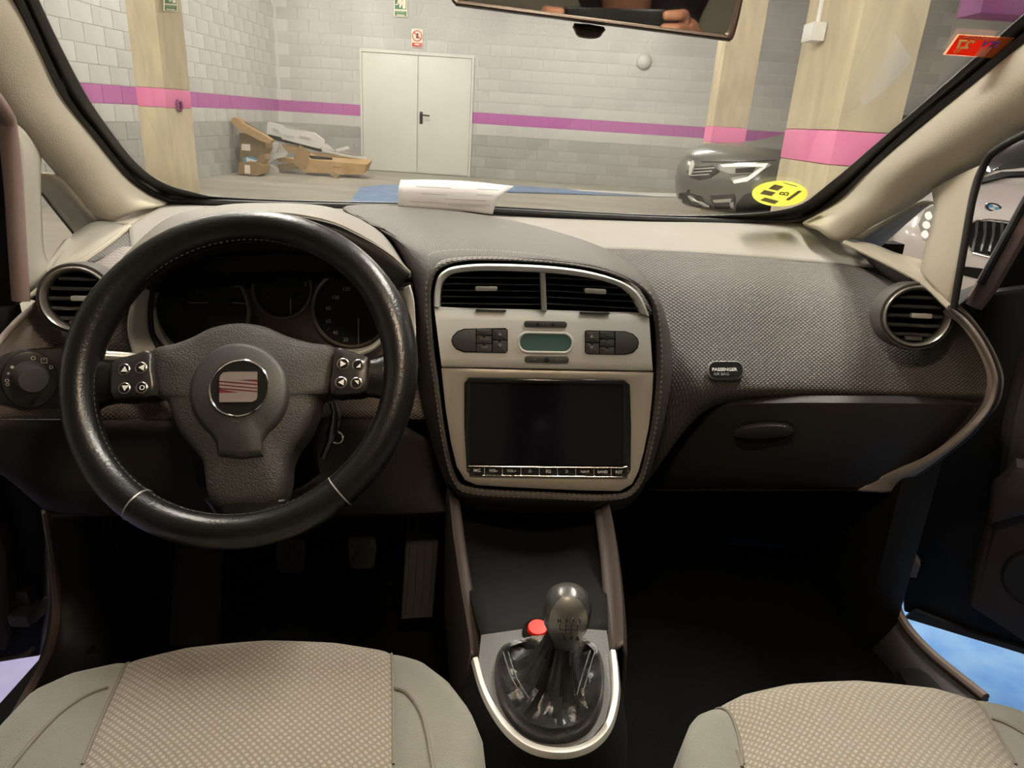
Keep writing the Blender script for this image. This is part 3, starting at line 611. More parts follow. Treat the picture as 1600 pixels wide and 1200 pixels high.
# -- climate panel
cl = thing('climate_panel', 'silver centre panel with twin air vents, climate keys and small green display', 'climate panel', CP.hit(850, 500))
fo = [(678, 470), (680, 440), (688, 427), (705, 418), (760, 413), (850, 416), (920, 425), (975, 441), (1000, 460), (1013, 488), (1019, 530), (1020, 579), (850, 576.5), (690, 573), (684, 520)]
vl = [(686, 479), (687, 455), (692, 440), (706, 429), (745, 424), (795, 424), (842, 427), (844, 455), (845, 483), (800, 482), (745, 481)]
vr = [(853, 428), (900, 431), (945, 438), (975, 449), (991, 464), (999, 480), (1000, 488), (950, 487), (900, 485), (854, 484), (853, 455)]
# fascia: top arch strip + body below the vents (openings stay open)
def arch():
    o_ = [(678, 478), (679, 455), (684, 434), (694, 423), (712, 416), (760, 412), (850, 415), (920, 424), (972, 440), (998, 459), (1011, 485), (1014, 494)]
    i_ = [(687, 480), (688, 458), (692, 441), (701, 431), (716, 426), (760, 423), (850, 426), (915, 433), (962, 445), (986, 462), (998, 482), (1001, 490)]
    a = spline([CP.hit(*p) for p in o_], 5); b = spline([CP.hit(*p) for p in i_], 5)
    rows = [[p-CP.n*.012 for p in a], [p+CP.n*.002 for p in a], [x.lerp(y, .3)+CP.n*.006 for x, y in zip(a, b)], [x.lerp(y, .7)+CP.n*.005 for x, y in zip(a, b)], [p+CP.n*.001 for p in b], [p-CP.n*.02 for p in b]]
    return face_cam(grid_bm(rows))
obj('arch_trim', arch(), M_SILV, cl, angle=60)
bodypx_t = [(678, 478), (700, 480), (760, 482), (850, 484), (940, 487), (990, 488), (1014, 493)]
bodypx_b = [(690, 573), (712, 573.5), (768, 574.5), (852, 576.5), (936, 578), (984, 579), (1020, 579.5)]
rows = []
for t, h in ((0, -.018), (0, -.004), (.06, .001), (.2, .004), (.5, .007), (.85, .006), (.97, .004), (1, 0), (1, -.012)):
    rows.append(spline([CP.hit(a[0]+(b[0]-a[0])*t, a[1]+(b[1]-a[1])*t, h) for a, b in zip(bodypx_t, bodypx_b)], 4))
obj('fascia', face_cam(grid_bm(rows)), M_SILV, cl, angle=60)
plate('vent_box', [(680, 480), (684, 436), (705, 420), (760, 416), (850, 419), (920, 428), (972, 444), (998, 464), (1012, 493)], CP, -.06, -.045, M_HOLE, cl)
plate('divider', [(843.5, 425), (852, 425.5), (854.5, 485), (846, 485)], CP, -.03, .004, M_ALU, cl, bevel=.002)
def edge_x(poly, y, side):
    xs = []
    for i in range(len(poly)):
        (x0, y0), (x1, y1) = poly[i-1], poly[i]
        if (y0-y)*(y1-y) <= 0 and y0 != y1: xs.append(x0+(y-y0)*(x1-x0)/(y1-y0))
    return (min(xs), max(xs)) if xs else None
def vent(polypx, ys, slope, tab, name):
    vt = plate(name, [polypx[0], polypx[len(polypx)//3], polypx[2*len(polypx)//3]], CP, -.044, -.043, M_HOLE, cl)
    x0 = min(p[0] for p in polypx)
    for y in ys:
        e = edge_x([(px, py-slope*(px-x0)) for px, py in polypx], y, 0)
        if not e: continue
        a, b = e[0]+.5, e[1]-.5
        f = lambda px, h, dy=0: CP.hit(px, y+slope*(px-x0)+dy, h)
        bm = face_cam(grid_bm([[f(a, -.040, -1), f(b, -.040, -1)], [f(a, -.005, -.3), f(b, -.005, -.3)], [f(a, -.004, .3), f(b, -.004, .3)], [f(a, -.005, 1.6), f(b, -.005, 1.6)], [f(a, -.040, 1), f(b, -.040, 1)]], uv=False))
        obj('slat', bm, M_SLATE, vt, angle=30)
    plate('tab', rrect(*tab, 3, slope=slope), CP, -.012, .004, M_ALU, vt, bevel=.0015)
    return vt
M_SLATE0 = mat('vent_slat_edge', (.06, .06, .062), .28)
vent(vl, (432.5, 442.5, 452.5, 462.5, 473), .012, (760, 451, 35, 7.5), 'vent')
vent(vr, (433, 443, 453, 463, 473.5), .055, (930, 455, 34, 8), 'vent')
for c in ((767, 485, 48, 3, 0.02), (929, 489, 47, 3.2, .02)): plate('thumb_wheel', rrect(c[0], c[1], c[2], c[3], 1.4, slope=c[4]), CP, -.002, .004, M_KEY, cl, bevel=.0006)
def keybank(outline, keys, blank):
    kb = plate('key_bank', outline, CP, -.004, .0078, M_HOLE, cl, smooth=0)
    for k in keys: 
        x0, y0, x1, y1 = k[:4]
        o = plate('key', rrect((x0+x1)/2, (y0+y1)/2, x1-x0-.8, y1-y0-.8, 1.2, n=2, slope=.018), CP, .004, .0095, M_KEY, kb, bevel=.0006)
        if k[4]: ptext('key_print', k[4], CP, (x0+x1)/2, (y0+y1)/2, k[5], M_GTXT, kb, h=.0096)
    plate('key', blank, CP, .004, .0095, M_KEY, kb, bevel=.0008)
    return kb
kbl = keybank([(706, 531), (708, 524), (715, 517), (726, 513), (790, 512), (793.5, 515), (793.5, 547), (790, 550.5), (726, 549.5), (714, 545), (708, 538)],
    [(745, 513.5, 769, 523, '', 0), (745, 523.5, 769, 536, 'ECON', 4), (745, 536.5, 769, 549, 'OFF', 4), (770, 514, 792.5, 530, '▲', 5), (770, 531, 792.5, 549.5, '▼', 5)],
    [(707.5, 531), (709, 525), (716, 518.5), (727, 514.5), (744, 514), (744, 548), (727, 548), (715, 543.5), (709, 537)])
kbr = keybank([(913, 517), (916, 515.5), (976, 517), (988, 521), (995, 528), (997, 535), (995, 543), (988, 550), (976, 553.5), (917, 552.5), (913, 549)],
    [(914, 517, 935, 534, '▲', 5), (914, 535, 935, 552, '▼', 5), (936, 517.5, 959, 528, '', 0), (936, 529, 959, 540.5, '', 0), (936, 541, 959, 552.5, '◡', 5)],
    [(960, 518), (976, 518.5), (987, 522.5), (993.5, 529), (995.5, 535.5), (993.5, 542.5), (987, 548.5), (976, 552), (960, 552)])
for c in ((757, 523.3), (757, 536.2), (781, 530.5), (947, 528.6), (947.5, 541), (924, 534.5)): plate('indicator_dot', circ(*c, 2.8, 10), CP, .004, .0102, M_RUB, kbl if c[0] < 850 else kbr, bevel=.0004)
o = plate('key_bar', rrect(852, 506, 67, 9.5, 4.5, slope=.018), CP, -.002, .0085, M_KEY, cl, bevel=.001)
for x in (840, 863): plate('indicator_dot', circ(x, 506.5, 2.6, 10), CP, .004, .0092, M_RUB, o)
ptext('key_print', '△   △', CP, 852, 506, 3, M_GTXT, o, h=.0087)
o = plate('key_bar', rrect(854, 561, 69, 10.5, 5, slope=.018), CP, -.002, .0085, M_KEY, cl, bevel=.001)
plate('sensor_knob', circ(854, 561, 4, 14), CP, .004, .011, M_RUB, o, bevel=.001)
ptext('key_print', '- ✽', CP, 835, 561, 4, M_GTXT, o, h=.0087); ptext('key_print', '✽ +', CP, 873, 561.5, 4, M_GTXT, o, h=.0087)
d = frame('display', rrect(852, 534.5, 88, 34, 16, slope=.018), rrect(852, 534.5, 79, 26, 12, slope=.018), CP, .002, .0095, M_SILV, cl, inn=.001, bev=.002)
plate('lcd', rrect(852, 534.5, 80, 27, 12, slope=.018), CP, .0, .0078, M_GREENLCD, d)
# -- lower fascia and head unit
hu = thing('head_unit', 'black touch screen head unit in a warm silver frame below the climate keys', 'head unit', CP.hit(855, 700))
fo = [(690, 575), (740, 576), (850, 578.5), (960, 580.5), (1020, 581.5), (1018, 620), (1013, 665), (1005, 705), (997, 735), (987, 755), (968, 766), (910, 765), (850, 762.5), (790, 759.5), (745, 756.5), (727, 749), (714, 728), (705, 690), (697, 640)]
fi = [(732, 590), (765, 590), (850, 591.5), (940, 593), (976, 594), (983, 612), (984, 660), (984, 690), (983, 715), (982, 732), (972, 743), (910, 742.5), (850, 741.5), (790, 740.5), (752, 740), (738, 737), (730, 728), (728, 690), (727, 640)]
frame('surround', fo, fi, CP, -.012, .005, M_SILVB, hu, inn=-.008, bev=.0015)
bz_o = [(733, 589), (855, 591), (974, 593), (983, 600), (985, 665), (984, 733), (974, 744.5), (856, 743), (744, 741.5), (730, 734), (726, 665), (726, 597)]
bz_i = [(737, 597), (855, 598.5), (970, 600.5), (973, 603), (972.5, 665), (971.5, 727), (969, 729.5), (855, 728.5), (737, 727.5), (734.5, 725), (734.5, 665), (735, 600)]
frame('bezel', bz_o, bz_i, CP, -.004, .0085, M_GLOSS, hu, inn=.0, bev=.0015)
plate('screen', bz_i, CP, -.003, .0042, M_SCREEN, hu)
obj('chrome_line', tube_bm([CP.hit(*p, .009) for p in ((732, 728.5), (855, 730), (972, 731), (980, 729))], .0011, 6, bm=tube_bm([CP.hit(*p, .0085) for p in ((730, 733), (745, 742), (855, 743.5), (974, 745), (983, 735))], .0010, 6)), M_CHROME, hu)
xs = (734, 757, 785, 814, 842.5, 871, 899.5, 928, 955, 979); names = ('MIC', 'VOL-', 'VOL+', '⌂', 'EQ', '⊃', 'NAVI', 'BAND', 'RST')
for i, nm in enumerate(names):
    a, b = xs[i], xs[i+1]; cx = (a+b)/2; sl = .012; yb = 736.5+(cx-855)*.012
    k = plate('touch_key', rrect(cx, yb, b-a-.8, 9.5, .8, n=1, slope=sl), CP, .004, .0095, M_GLOSS, hu, bevel=.0006)
    ptext('key_print', nm, CP, cx, yb, 4.6 if len(nm) < 4 else 4.2, M_WTXT, k, h=.0097, bold=.01)
    if i: obj('key_divider', tube_bm([CP.hit(a, yb-4.5, .0097), CP.hit(a, yb+4.5, .0097)], .0005, 5), M_ALU, hu)
# -- round end vents
def round_vent(c, r, n, label, name='air_vent', tabdx=.15):
    n = V(n).normalized(); right = V((1, 0, 0)); u = (right-n*n.dot(right)).normalized(); v = n.cross(u)
    if v.z < 0: v = -v
    t = thing(name, label, 'air vent', c, group='round end vents')
    obj('outer_ring', lathe_bm([(r*1.20, -.05), (r*1.18, -.006), (r*1.13, .004), (r*1.06, .003), (r*1.04, -.006), (r*1.04, -.05)], c, n, u), M_DASHF if 0 else M_VRING, t)
    obj('chrome_ring', lathe_bm([(r*1.05, -.012), (r*1.04, .006), (r*1.0, .010), (r*.95, .008), (r*.90, .0), (r*.89, -.05)], c, n, u), M_ALUW, t)
    obj('well', lathe_bm([(0, -.05), (r*.92, -.05), (r*.92, -.045), (0, -.045)], c, n, u), M_HOLE, t)
    lv = obj('louvre_barrel', lathe_bm([(r*.89, -.045), (r*.89, -.004), (r*.86, -.004), (r*.86, -.045)], c, n, u), M_SLAT, t)
    for k in (-.62, -.30, .02, .34, .66):
        hw = math.sqrt(max(.01, .85**2-k*k))*r
        rows = [[c+u*x+v*(k*r+dv)+n*h for x in (-hw, hw)] for dv, h in ((.0015, -.035), (.0012, -.006), (-.0005, -.0045), (-.003, -.006), (-.0015, -.035))]
        obj('slat', face_cam(grid_bm(rows, uv=False)), M_SLATE, lv, angle=30)
    p = c+u*r*tabdx+v*r*.02+n*.0
    obj('tab', box_bm(p, (r*.62, .014, r*.17), rot=Matrix((u, n, v)).transposed(), bevel=.0025), M_ALU, lv)
    obj('thumb_wheel', box_bm(c-v*r*.76+n*.0, (r*.5, .012, r*.12), rot=Matrix((u, n, v)).transposed(), bevel=.002), M_KEY, t)
M_VRING = mat('vent_collar_plastic', (.06, .053, .048), .55, bump=.3, bscale=500); M_ALUW = mat('vent_ring_metal', (.55, .51, .45), .28, .8)
cR = P(1431, 494, .925); dR = (CAM-cR).normalized(); round_vent(cR, (P(1477, 494, .925)-cR).length, dR*.55+V((-.1, -.8, .15)), 'round air vent at the passenger end of the dashboard')
cL = P(121, 467, .865); dL = (CAM-cL).normalized(); round_vent(cL, (P(73, 467, .865)-cL).length, dL*.55+V((.1, -.8, .15)), 'round air vent at the driver end, partly behind the steering wheel')
# -- passenger airbag badge
AP = Plane(P(1132, 581, .985), P(1132, 581, .985)-P(1132, 540, 1.015)) if 0 else plane3(P(1100, 575, 1.0), P(1165, 575, .995), P(1132, 596, .985))
ab = plate('airbag_badge', rrect(1132, 581, 57, 29, 13), AP, -.001, .010, mat('badge_rim', (.16, .15, .14), .4), bevel=.002); tag(ab, 'black rounded airbag badge with white print on the passenger panel', 'badge')
plate('badge_face', rrect(1132, 581, 52, 25, 11), AP, .006, .0106, M_GLOSS, ab)
ptext('lettering', 'PASSENGER', AP, 1132, 577.5, 5.2, M_WTXT, ab, h=.011, bold=.02); ptext('lettering', 'AIR BAG', AP, 1127, 584.5, 4.6, M_GTXT, ab, h=.011)
# -- glove box
GB = plane3(P(1140, 640, .985), P(1500, 640, .905), P(1250, 760, 1.0))
gb = thing('glove_box', 'dark glove box lid with a recessed handle under the passenger panel', 'glove box', GB.hit(1250, 765))
plate('lid', [(1012, 766), (1040, 735), (1075, 690), (1105, 655), (1128, 639), (1150, 633), (1250, 631), (1400, 632), (1500, 634), (1541, 636), (1534, 650), (1500, 680), (1440, 718), (1385, 748), (1345, 766), (1200, 767)], GB, -.02, -.003, M_LOW, gb, bevel=.0012)
hd = plate('handle_recess', [(1146, 680), (1150, 672), (1165, 662), (1195, 658), (1225, 659), (1238, 664), (1240, 671), (1228, 684), (1200, 694), (1170, 697), (1152, 692)], GB, -.004, .002, M_HOLE, gb, smooth=3)
plate('handle', [(1147, 676), (1160, 664), (1195, 659), (1226, 660), (1238, 665), (1238, 671), (1222, 677), (1180, 680)], GB, .001, .010, M_KEYD if 0 else mat('handle_dark', (.04, .036, .035), .45), hd, bevel=.003, smooth=3)
# -- headlight switch
HP = plane3(P(20, 560, .835), P(95, 555, .87), P(45, 640, .83))
hs = thing('headlight_switch', 'rotary headlight switch with white symbols at the driver end', 'light switch', HP.hit(45, 590))
plate('switch_panel', [(-40, 570), (0, 556), (30, 546), (95, 543), (150, 543), (150, 634), (95, 638), (40, 640), (0, 630), (-40, 615)], HP, -.01, .004, M_LOW, hs, bevel=.003)
plate('dial_plate', circ(45, 592, 45, 36, 44), HP, .0, .008, mat('switch_plate', (.03, .028, .027), .35), hs, bevel=.002)
nrm = HP.n; c = HP.hit(47, 589, .008); rr = (HP.hit(73, 589)-HP.hit(47, 589)).length
kn = obj('knob', lathe_bm([(rr*1.15, 0), (rr*1.12, .010), (rr, .014), (rr*.97, .028), (rr*.85, .034), (0, .035)], c, (nrm+(CAM-c).normalized()*.3)), mat('knob_soft', (.055, .05, .048), .35), hs)
for px, py, s, z in ((52, 560, 'O', 8), (69, 563, '⁖', 8), (80, 574, 'D', 7), (19, 574, '✱', 7), (13, 584, '≡', 7), (11, 595, 'O', 7), (12, 601, 'O', 6)): ptext('symbol', s, HP, px, py, z*.8, M_WTXT if px < 30 else M_WTXT, hs, h=.0085)
# -- instrument cluster
IP = plane3(P(250, 440, .965), P(600, 440, .965), P(430, 570, .93))
ic = thing('instrument_cluster', 'unlit instrument cluster with three dark gauges under the hood', 'instrument cluster', IP.hit(430, 540))
M_CLB = mat('cluster_brown', (.10, .076, .066), .5); M_GFACE = mat('gauge_face', (.004, .004, .004), .6); M_NEED = mat('needle_grey', (.30, .28, .26), .5)
plate('housing', [(215, 440), (640, 440), (650, 575), (205, 575)], IP, -.03, -.012, M_CLB, ic)
plate('housing_upper', [(215, 425), (640, 425), (640, 436), (580, 430), (545, 418), (500, 402), (440, 396), (380, 402), (300, 412), (215, 460)], IP, -.012, .004, M_RUB, ic)
def gauge(cx, cy, r, label):
    c = IP.hit(cx, cy, -.012); R = (IP.hit(cx+r, cy, -.012)-c).length
    g = obj('gauge', lathe_bm([(R*1.03, 0), (R*1.03, .006), (R, .0075), (R*.97, .006), (R*.955, .001)], c, IP.n, seg=48), mat('gauge_bezel', (.22, .19, .16), .35), ic); g['label'] = label
    obj('dial', lathe_bm([(0, .0), (R*.99, .0), (R*.99, .002), (0, .002)], c, IP.n, seg=48), M_GFACE, g)
    return g
g1 = gauge(316, 488, 75, 'large left dial with fuel and coolant scales'); g2 = gauge(442, 451, 45.5, 'small round rev counter in the middle'); g3 = gauge(549, 482, 59.5, 'speedometer dial')
M_NUM = mat('numeral_grey', (.5, .47, .43), .6)
T = lambda g, s, x, y, h, m=M_NUM: ptext('numeral', s, IP, x, y, h, m, g, h=-.0095)
T(g1, '0', 294, 473, 5, M_DTXT); T(g1, '1/2', 311, 456, 6, M_DTXT); T(g1, '1', 326, 442, 6, M_DTXT); T(g1, '130', 367, 446, 6.5); T(g1, '90', 383, 457, 6.5); T(g1, '▯', 292, 489, 5, M_DTXT)
T(g2, '1', 430, 486, 5, M_DTXT); T(g2, '2', 419, 464, 5, M_DTXT); T(g2, '3', 431, 441, 5.5, M_DTXT); T(g2, '4', 456, 433, 6, M_DTXT); T(g2, '5', 478, 444, 6.5)
for s, x, y in (('20', 540, 531), ('40', 524, 520), ('60', 513, 502), ('80', 513, 482), ('100', 524, 465), ('120', 541, 452)): T(g3, s, x, y, 6.2, M_NUM)
def needle(g, a, b): obj('needle', tube_bm([IP.hit(*a, -.008), IP.hit(*b, -.008)], .0009, 6), M_NEED, g)
needle(g1, (297, 473), (325, 473)); needle(g1, (362, 473), (391, 474)); needle(g2, (454, 466), (454, 491)); needle(g3, (560, 497), (560, 538))
for g, x, y in ((g2, 454, 461), (g1, 335, 474), (g1, 352, 474), (g3, 560, 488)): plate('pivot', circ(x, y, 4.5, 12), IP, -.010, -.005, M_RUB, g)
for k in range(14):
    a = math.radians(140+k*20); plate('tick', [(549+49*math.cos(a)-.6, 482+49*math.sin(a)-1), (549+49*math.cos(a)+.6, 482+49*math.sin(a)-1), (549+53*math.cos(a)+.6, 482+53*math.sin(a)+1), (549+53*math.cos(a)-.6, 482+53*math.sin(a)+1)], IP, -.0102, -.0097, M_DTXT, g3)
plate('info_display', [(315, 494), (400, 494), (400, 540), (315, 540)], IP, -.0105, -.0095, mat('lcd_brown', (.03, .022, .018), .4), g1)
# pale crescent trims each side of the cluster
def crescent(A, B, m, nm='crescent_trim'):
    a, b = Pr(A), Pr(B); mid = [x.lerp(y, .5)+V((0, -.012, 0)) for x, y in zip(a, b)]
    return sheet(nm, [a, mid, b], 6, 4, m, ic, th=.004)
crescent([(228, 434, .885), (212, 462, .885), (202, 490, .885), (200, 520, .88), (205, 545, .88), (215, 575, .875), (240, 600, .87)], [(238, 440, .93), (234, 470, .925), (233, 495, .92), (236, 520, .915), (247, 545, .91), (262, 570, .905), (285, 595, .9)], M_SILV)
obj('crescent_gasket', tube_bm(spline(Pr([(240, 440, .93), (236, 470, .925), (235, 495, .92), (238, 520, .915), (249, 545, .91), (264, 570, .905)]), 5), .004, 8), M_RUB, ic)
crescent([(640, 446, .90), (646, 470, .90), (649, 500, .90), (649, 530, .895), (644, 560, .89)], [(620, 450, .93), (630, 475, .93), (634, 505, .925), (632, 535, .92), (622, 560, .915)], M_SILV)
crescent([(240, 480, .945), (244, 505, .94), (255, 530, .935), (275, 552, .93), (310, 570, .925)], [(241, 480, .95), (250, 505, .948), (264, 528, .945), (285, 546, .94), (320, 562, .935)], M_SILV, 'lower_frame')
crescent([(612, 510, .935), (600, 532, .93), (575, 550, .925), (540, 556, .92), (500, 550, .92)], [(606, 508, .945), (592, 528, .943), (572, 541, .94), (545, 545, .938), (510, 540, .935)], M_SILV, 'lower_frame')
# -- rear view mirror
MP = Plane(P(930, -20, .60), (-.085, -.985, -.115))
rv = thing('rear_view_mirror', 'dark rear view mirror hanging at the top of the windscreen', 'mirror', P(930, -40, .62))
mo = [(703, -10), (712, 8), (735, 12), (920, 36), (1120, 62), (1138, 64), (1147, 55), (1158, 10), (1163, -30), (1150, -75), (1120, -90), (920, -100), (735, -110), (705, -90), (698, -50)]
mi = [(713, -10), (718, 0), (737, 3), (920, 27), (1115, 52), (1131, 52), (1138, 45), (1149, 8), (1153, -30), (1142, -66), (1116, -80), (920, -90), (738, -100), (714, -83), (708, -50)]
M_MIR = mat('mirror_shell', (.045, .032, .027), .45)
frame('shell', mo, mi, MP, -.02, .006, M_MIR, rv, smooth=3, inn=.0, bev=.004)
plate('back_shell', mo, MP, -.045, -.012, M_MIR, rv, smooth=3, bevel=0)
plate('mirror_glass', mi, MP, -.004, .0015, mat('mirror_silver', (.75, .75, .75), .02, 1), rv, smooth=3)
plate('dimming_lever', [(897, 36), (944, 42), (942, 52), (936, 59), (922, 61), (904, 58), (898, 50)], MP, -.018, -.002, M_MIR, rv, bevel=.004, smooth=2)
obj('stem', tube_bm([P(930, -40, .62), P(930, -110, .70), P(930, -200, .75)], [.014, .012, .018], 12), M_MIR, rv)
# -- stickers on the glass
M_STR = backlit('sticker_red', (.86, .13, .06)); M_STO = backlit('sticker_orange', (.95, .33, .10)); M_STP = backlit('sticker_pale', (.93, .66, .50)); M_STY = backlit('sticker_yellow', (.95, .78, .25)); M_STV = backlit('sticker_violet', (.25, .14, .62))
def st_quad(nm, pts, m, par, h): 
    return obj(nm, prism_bm([W(x, y, h) for x, y in pts], WS.n, 0, .0001), m, par, smooth=False)
sx = lambda x, y: (1440+x/10, 30+y/10)
it = st_quad('inspection_sticker', [sx(565, 232), sx(1455, 288), sx(1180, 612), sx(330, 552)], M_STP, None, .0004); tag(it, 'red inspection sticker reading 27 backwards high on the windscreen', 'sticker')
st_quad('red_field', [sx(590, 245), sx(1410, 297), sx(1140, 600), sx(375, 545)], M_STR, it, .0006)
st_quad('orange_strip', [sx(590, 245), sx(1410, 297), sx(1350, 362), sx(540, 310)], M_STO, it, .0008); st_quad('orange_strip', [sx(1290, 310), sx(1400, 300), sx(1140, 600), sx(1010, 590)], M_STO, it, .0008)
st_quad('pale_field', [sx(930, 432), sx(1110, 440), sx(985, 585), sx(820, 575)], M_STP, it, .0009)
def wtext(nm, s, x, y, dx, dy, size, m, par, h=.0011, mirror=True, bold=0):
    o = W(x, y, h); u = (W(x+dx[0], y+dx[1], h)-o).normalized(); n = WS.n; v = n.cross(u)
    return text(nm, s, o, u, v, n, size, m, par, mirror=mirror, bold=bold)
M_STYT = mat('sticker_print_yellow', (1, .88, .35), .5); M_STVT = mat('sticker_print_violet', (.22, .12, .75), .5)
sz = (W(*sx(640, 350))-W(*sx(600, 455))).length*1.5
wtext('lettering', '27', *sx(655, 400), (10, .6), None, sz, M_STYT, it, bold=.03)
wtext('lettering', 'ITV', *sx(1065, 395), (10, .6), None, sz*.72, M_STVT, it, bold=.03)
wtext('lettering', 'INSPECCION', *sx(930, 295), (10, .6), None, sz*.36, M_STP, it); wtext('lettering', '8', *sx(560, 495), (10, .6), None, sz*.7, M_STY, it)
yc = [(1150+(285+497*(1+math.cos(a)))*.0875, 270+(372+228*math.sin(a)+0*math.cos(a))*.0875) for a in [2*math.pi*i/40 for i in range(40)]]
es = st_quad('emission_sticker', yc, backlit('sticker_yellow_pale', (.86, .84, .32)), None, .0004); tag(es, 'round yellow emission sticker with a reversed B low on the windscreen', 'sticker')
ex = lambda x, y: (1150+x*.0875, 270+y*.0875)
M_SG = backlit('sticker_grey', (.42, .39, .36))
for q in ([(575, 285), (690, 205), (855, 245), (740, 320)], [(425, 375), (505, 305), (715, 350), (630, 415)], [(425, 490), (520, 440), (770, 505), (690, 560)], [(885, 480), (1115, 315), (1180, 330), (945, 495)]): st_quad('grey_block', [ex(*p) for p in q], M_SG, es, .0007)
st_quad('fine_print', [ex(835, 180), ex(860, 175), ex(1110, 240), ex(1085, 250)], M_SG, es, .0007)
o_ = W(*ex(870, 375), .0009); u_ = (W(*ex(980, 350), .0009)-W(*ex(900, 470), .0009)).normalized(); v_ = (W(*ex(760, 390), .0009)-W(*ex(900, 410), .0009)).normalized()
text('lettering', 'B', o_, u_, v_, WS.n, (W(*ex(980, 350))-W(*ex(760, 385))).length*1.3, mat('ink_olive', (.12, .12, .02), .6), es)
# -- sheet of paper on the dash behind the glass
PA = [[(626, 281, 1.345), (680, 281, 1.345), (740, 284, 1.345), (803, 291, 1.345)], [(623, 292, 1.33), (680, 293, 1.33), (740, 296, 1.33), (786, 303, 1.33)], [(622, 305, 1.325), (680, 308, 1.325), (735, 312, 1.325), (775, 318, 1.325)], [(622, 323, 1.325), (680, 327, 1.325), (735, 331, 1.325), (770, 335, 1.325)]]
PAm = backlit('paper_white', (.88, .85, .83), .35)
pp = sheet('paper_sheet', px_ctrl(PA), 5, 5, PAm, th=.0005); tag(pp, 'curled white printed paper sheet propped at the windscreen base', 'paper')
PPl = plane3(P(640, 300, 1.322), P(740, 306, 1.322), P(690, 318, 1.320))
for x0, x1, y in ((650, 705, 291), (658, 698, 302), (695, 760, 310), (640, 680, 314), (680, 765, 316), (745, 770, 304), (700, 760, 320), (745, 780, 295)):
    st_ = plate('print_line', [(x0, y), (x1, y+(x1-x0)*.05), (x1, y+1.0+(x1-x0)*.05), (x0, y+.9)], PPl, -.0005, .0003, mat('ink_grey', (.42, .40, .40), .7), pp)
# ================================================================ WHEEL, CONSOLE, SEATS
M_LEA = mat('wheel_leather', (.008, .0078, .0078), .30, var=.2, vscale=40, bump=.2, bscale=350, spec=.45)
M_HUB = mat('wheel_hub_plastic', (.036, .033, .030), .55, bump=.5, bscale=500)
M_HUBS = mat('airbag_cover', (.032, .031, .030), .5, bump=.15, bscale=700)
wn = V((math.sin(.047)*math.cos(.61), -math.cos(.047)*math.cos(.61), math.sin(.61)))
wc = P(378.8, 580, .699); WR, Wr_ = .170, .0178
WP = Plane(wc, wn)
sw = thing('steering_wheel', 'black leather three spoke steering wheel in front of the gauges', 'steering wheel', wc)
wu = V((0, 0, 1)).cross(wn).normalized(); wv = wn.cross(wu)
def rimp(a, r=WR, h=0): return wc+(wu*math.cos(a)+wv*math.sin(a))*r+wn*h
def px_ang(px, py): d = WP.hit(px, py)-wc; return math.atan2(d.dot(wv), d.dot(wu))
N = 120
bm = tube_bm([rimp(2*math.pi*i/N) for i in range(N)], [Wr_*(1+.10*math.exp(-((math.degrees(2*math.pi*i/N)-160+180) % 360-180)**2/300)+.10*math.exp(-((math.degrees(2*math.pi*i/N)-20+180) % 360-180)**2/300)) for i in range(N)], 20, closed=True, up=wn, flat=1.12)
rim = obj('rim', bm, M_LEA, sw, angle=180)
# seam rings and stitching
for px, py in ((218, 785), (537, 775)):
    a = px_ang(px, py); c = rimp(a); t = (-wu*math.sin(a)+wv*math.cos(a))
    obj('seam_ring', tube_bm([c+(t.cross(wn)*math.cos(b)*Wr_*1.0+wn*math.sin(b)*Wr_*1.12) for b in [2*math.pi*i/28 for i in range(28)]], .0009, 6, closed=True), mat('seam_metal', (.45, .44, .42), .35, .6), rim)
M_STITCH = mat('stitch_grey', (.11, .105, .10), .7)
bm = bmesh.new()
for i in range(150):
    a = 2*math.pi*i/150
    if i % 1 == 0: tube_bm([rimp(a, WR-Wr_*.97, .004), rimp(a+.022, WR-Wr_*.97, .004)], .0005, 4, bm=bm)
o = obj('stitching', bm, M_STITCH, rim); o['kind'] = 'stuff'
# hub: domed shape with spokes
def dome(name, px, pl, prof, m, par, cpx, smooth=3, angle=50):
    pts = spline([pl.hit(x, y) for x, y in px], smooth, True); c = pl.hit(*cpx); rows = []
    for s, h in prof: rows.append([c+(p-c)*s+pl.n*h for p in pts])
    bm = grid_bm(rows, closed=True)
    f = bm.faces.new([v for v in bm.verts][-len(pts):]); bmesh.ops.triangulate(bm, faces=[f]); bmesh.ops.recalc_face_normals(bm, faces=bm.faces[:])
    return obj(name, bm, m, par, angle=angle)
HPL = Plane(wc-wn*.012, wn)
hub = dome('hub', [(243, 549), (275, 540), (305, 529), (335, 514), (375, 507), (415, 512), (450, 527), (490, 538), (525, 545), (523, 580), (516, 616), (500, 622), (492, 650), (478, 680), (462, 702), (452, 725), (449, 755), (440, 782), (420, 795), (380, 800), (345, 795), (330, 780), (325, 750), (321, 725), (305, 702), (285, 678), (272, 650), (264, 628), (248, 619), (242, 585)], HPL, [(1.0, -.025), (1.0, .004), (.975, .010), (.93, .013), (.86, .0155), (.6, .018), (.3, .019)], M_HUB, sw, (378, 625))
AB = Plane(wc+wn*.0065, wn)
airp = [(375+77*math.cos(a), 613+77*math.sin(a)) for a in [math.radians(x) for x in range(125, 416, 10)]]+[(411, 690), (412, 713), (378, 717), (343, 712), (340, 690)]
ac = dome('airbag_cover', airp, AB, [(1.012, -.003), (1.0, .0005), (.97, .004), (.9, .006), (.5, .009)], M_HUBS, hub, (375, 613), smooth=1)
EP = Plane(wc+wn*.0155, wn)
ec = EP.hit(374, 606); er = (EP.hit(421, 606)-ec).length
em = obj('emblem', lathe_bm([(er, -.004), (er, .0015), (er*.97, .0022), (er*.935, .0012), (er*.93, .0006), (0, .0006)], ec, wn, seg=56), M_CHROME, sw)
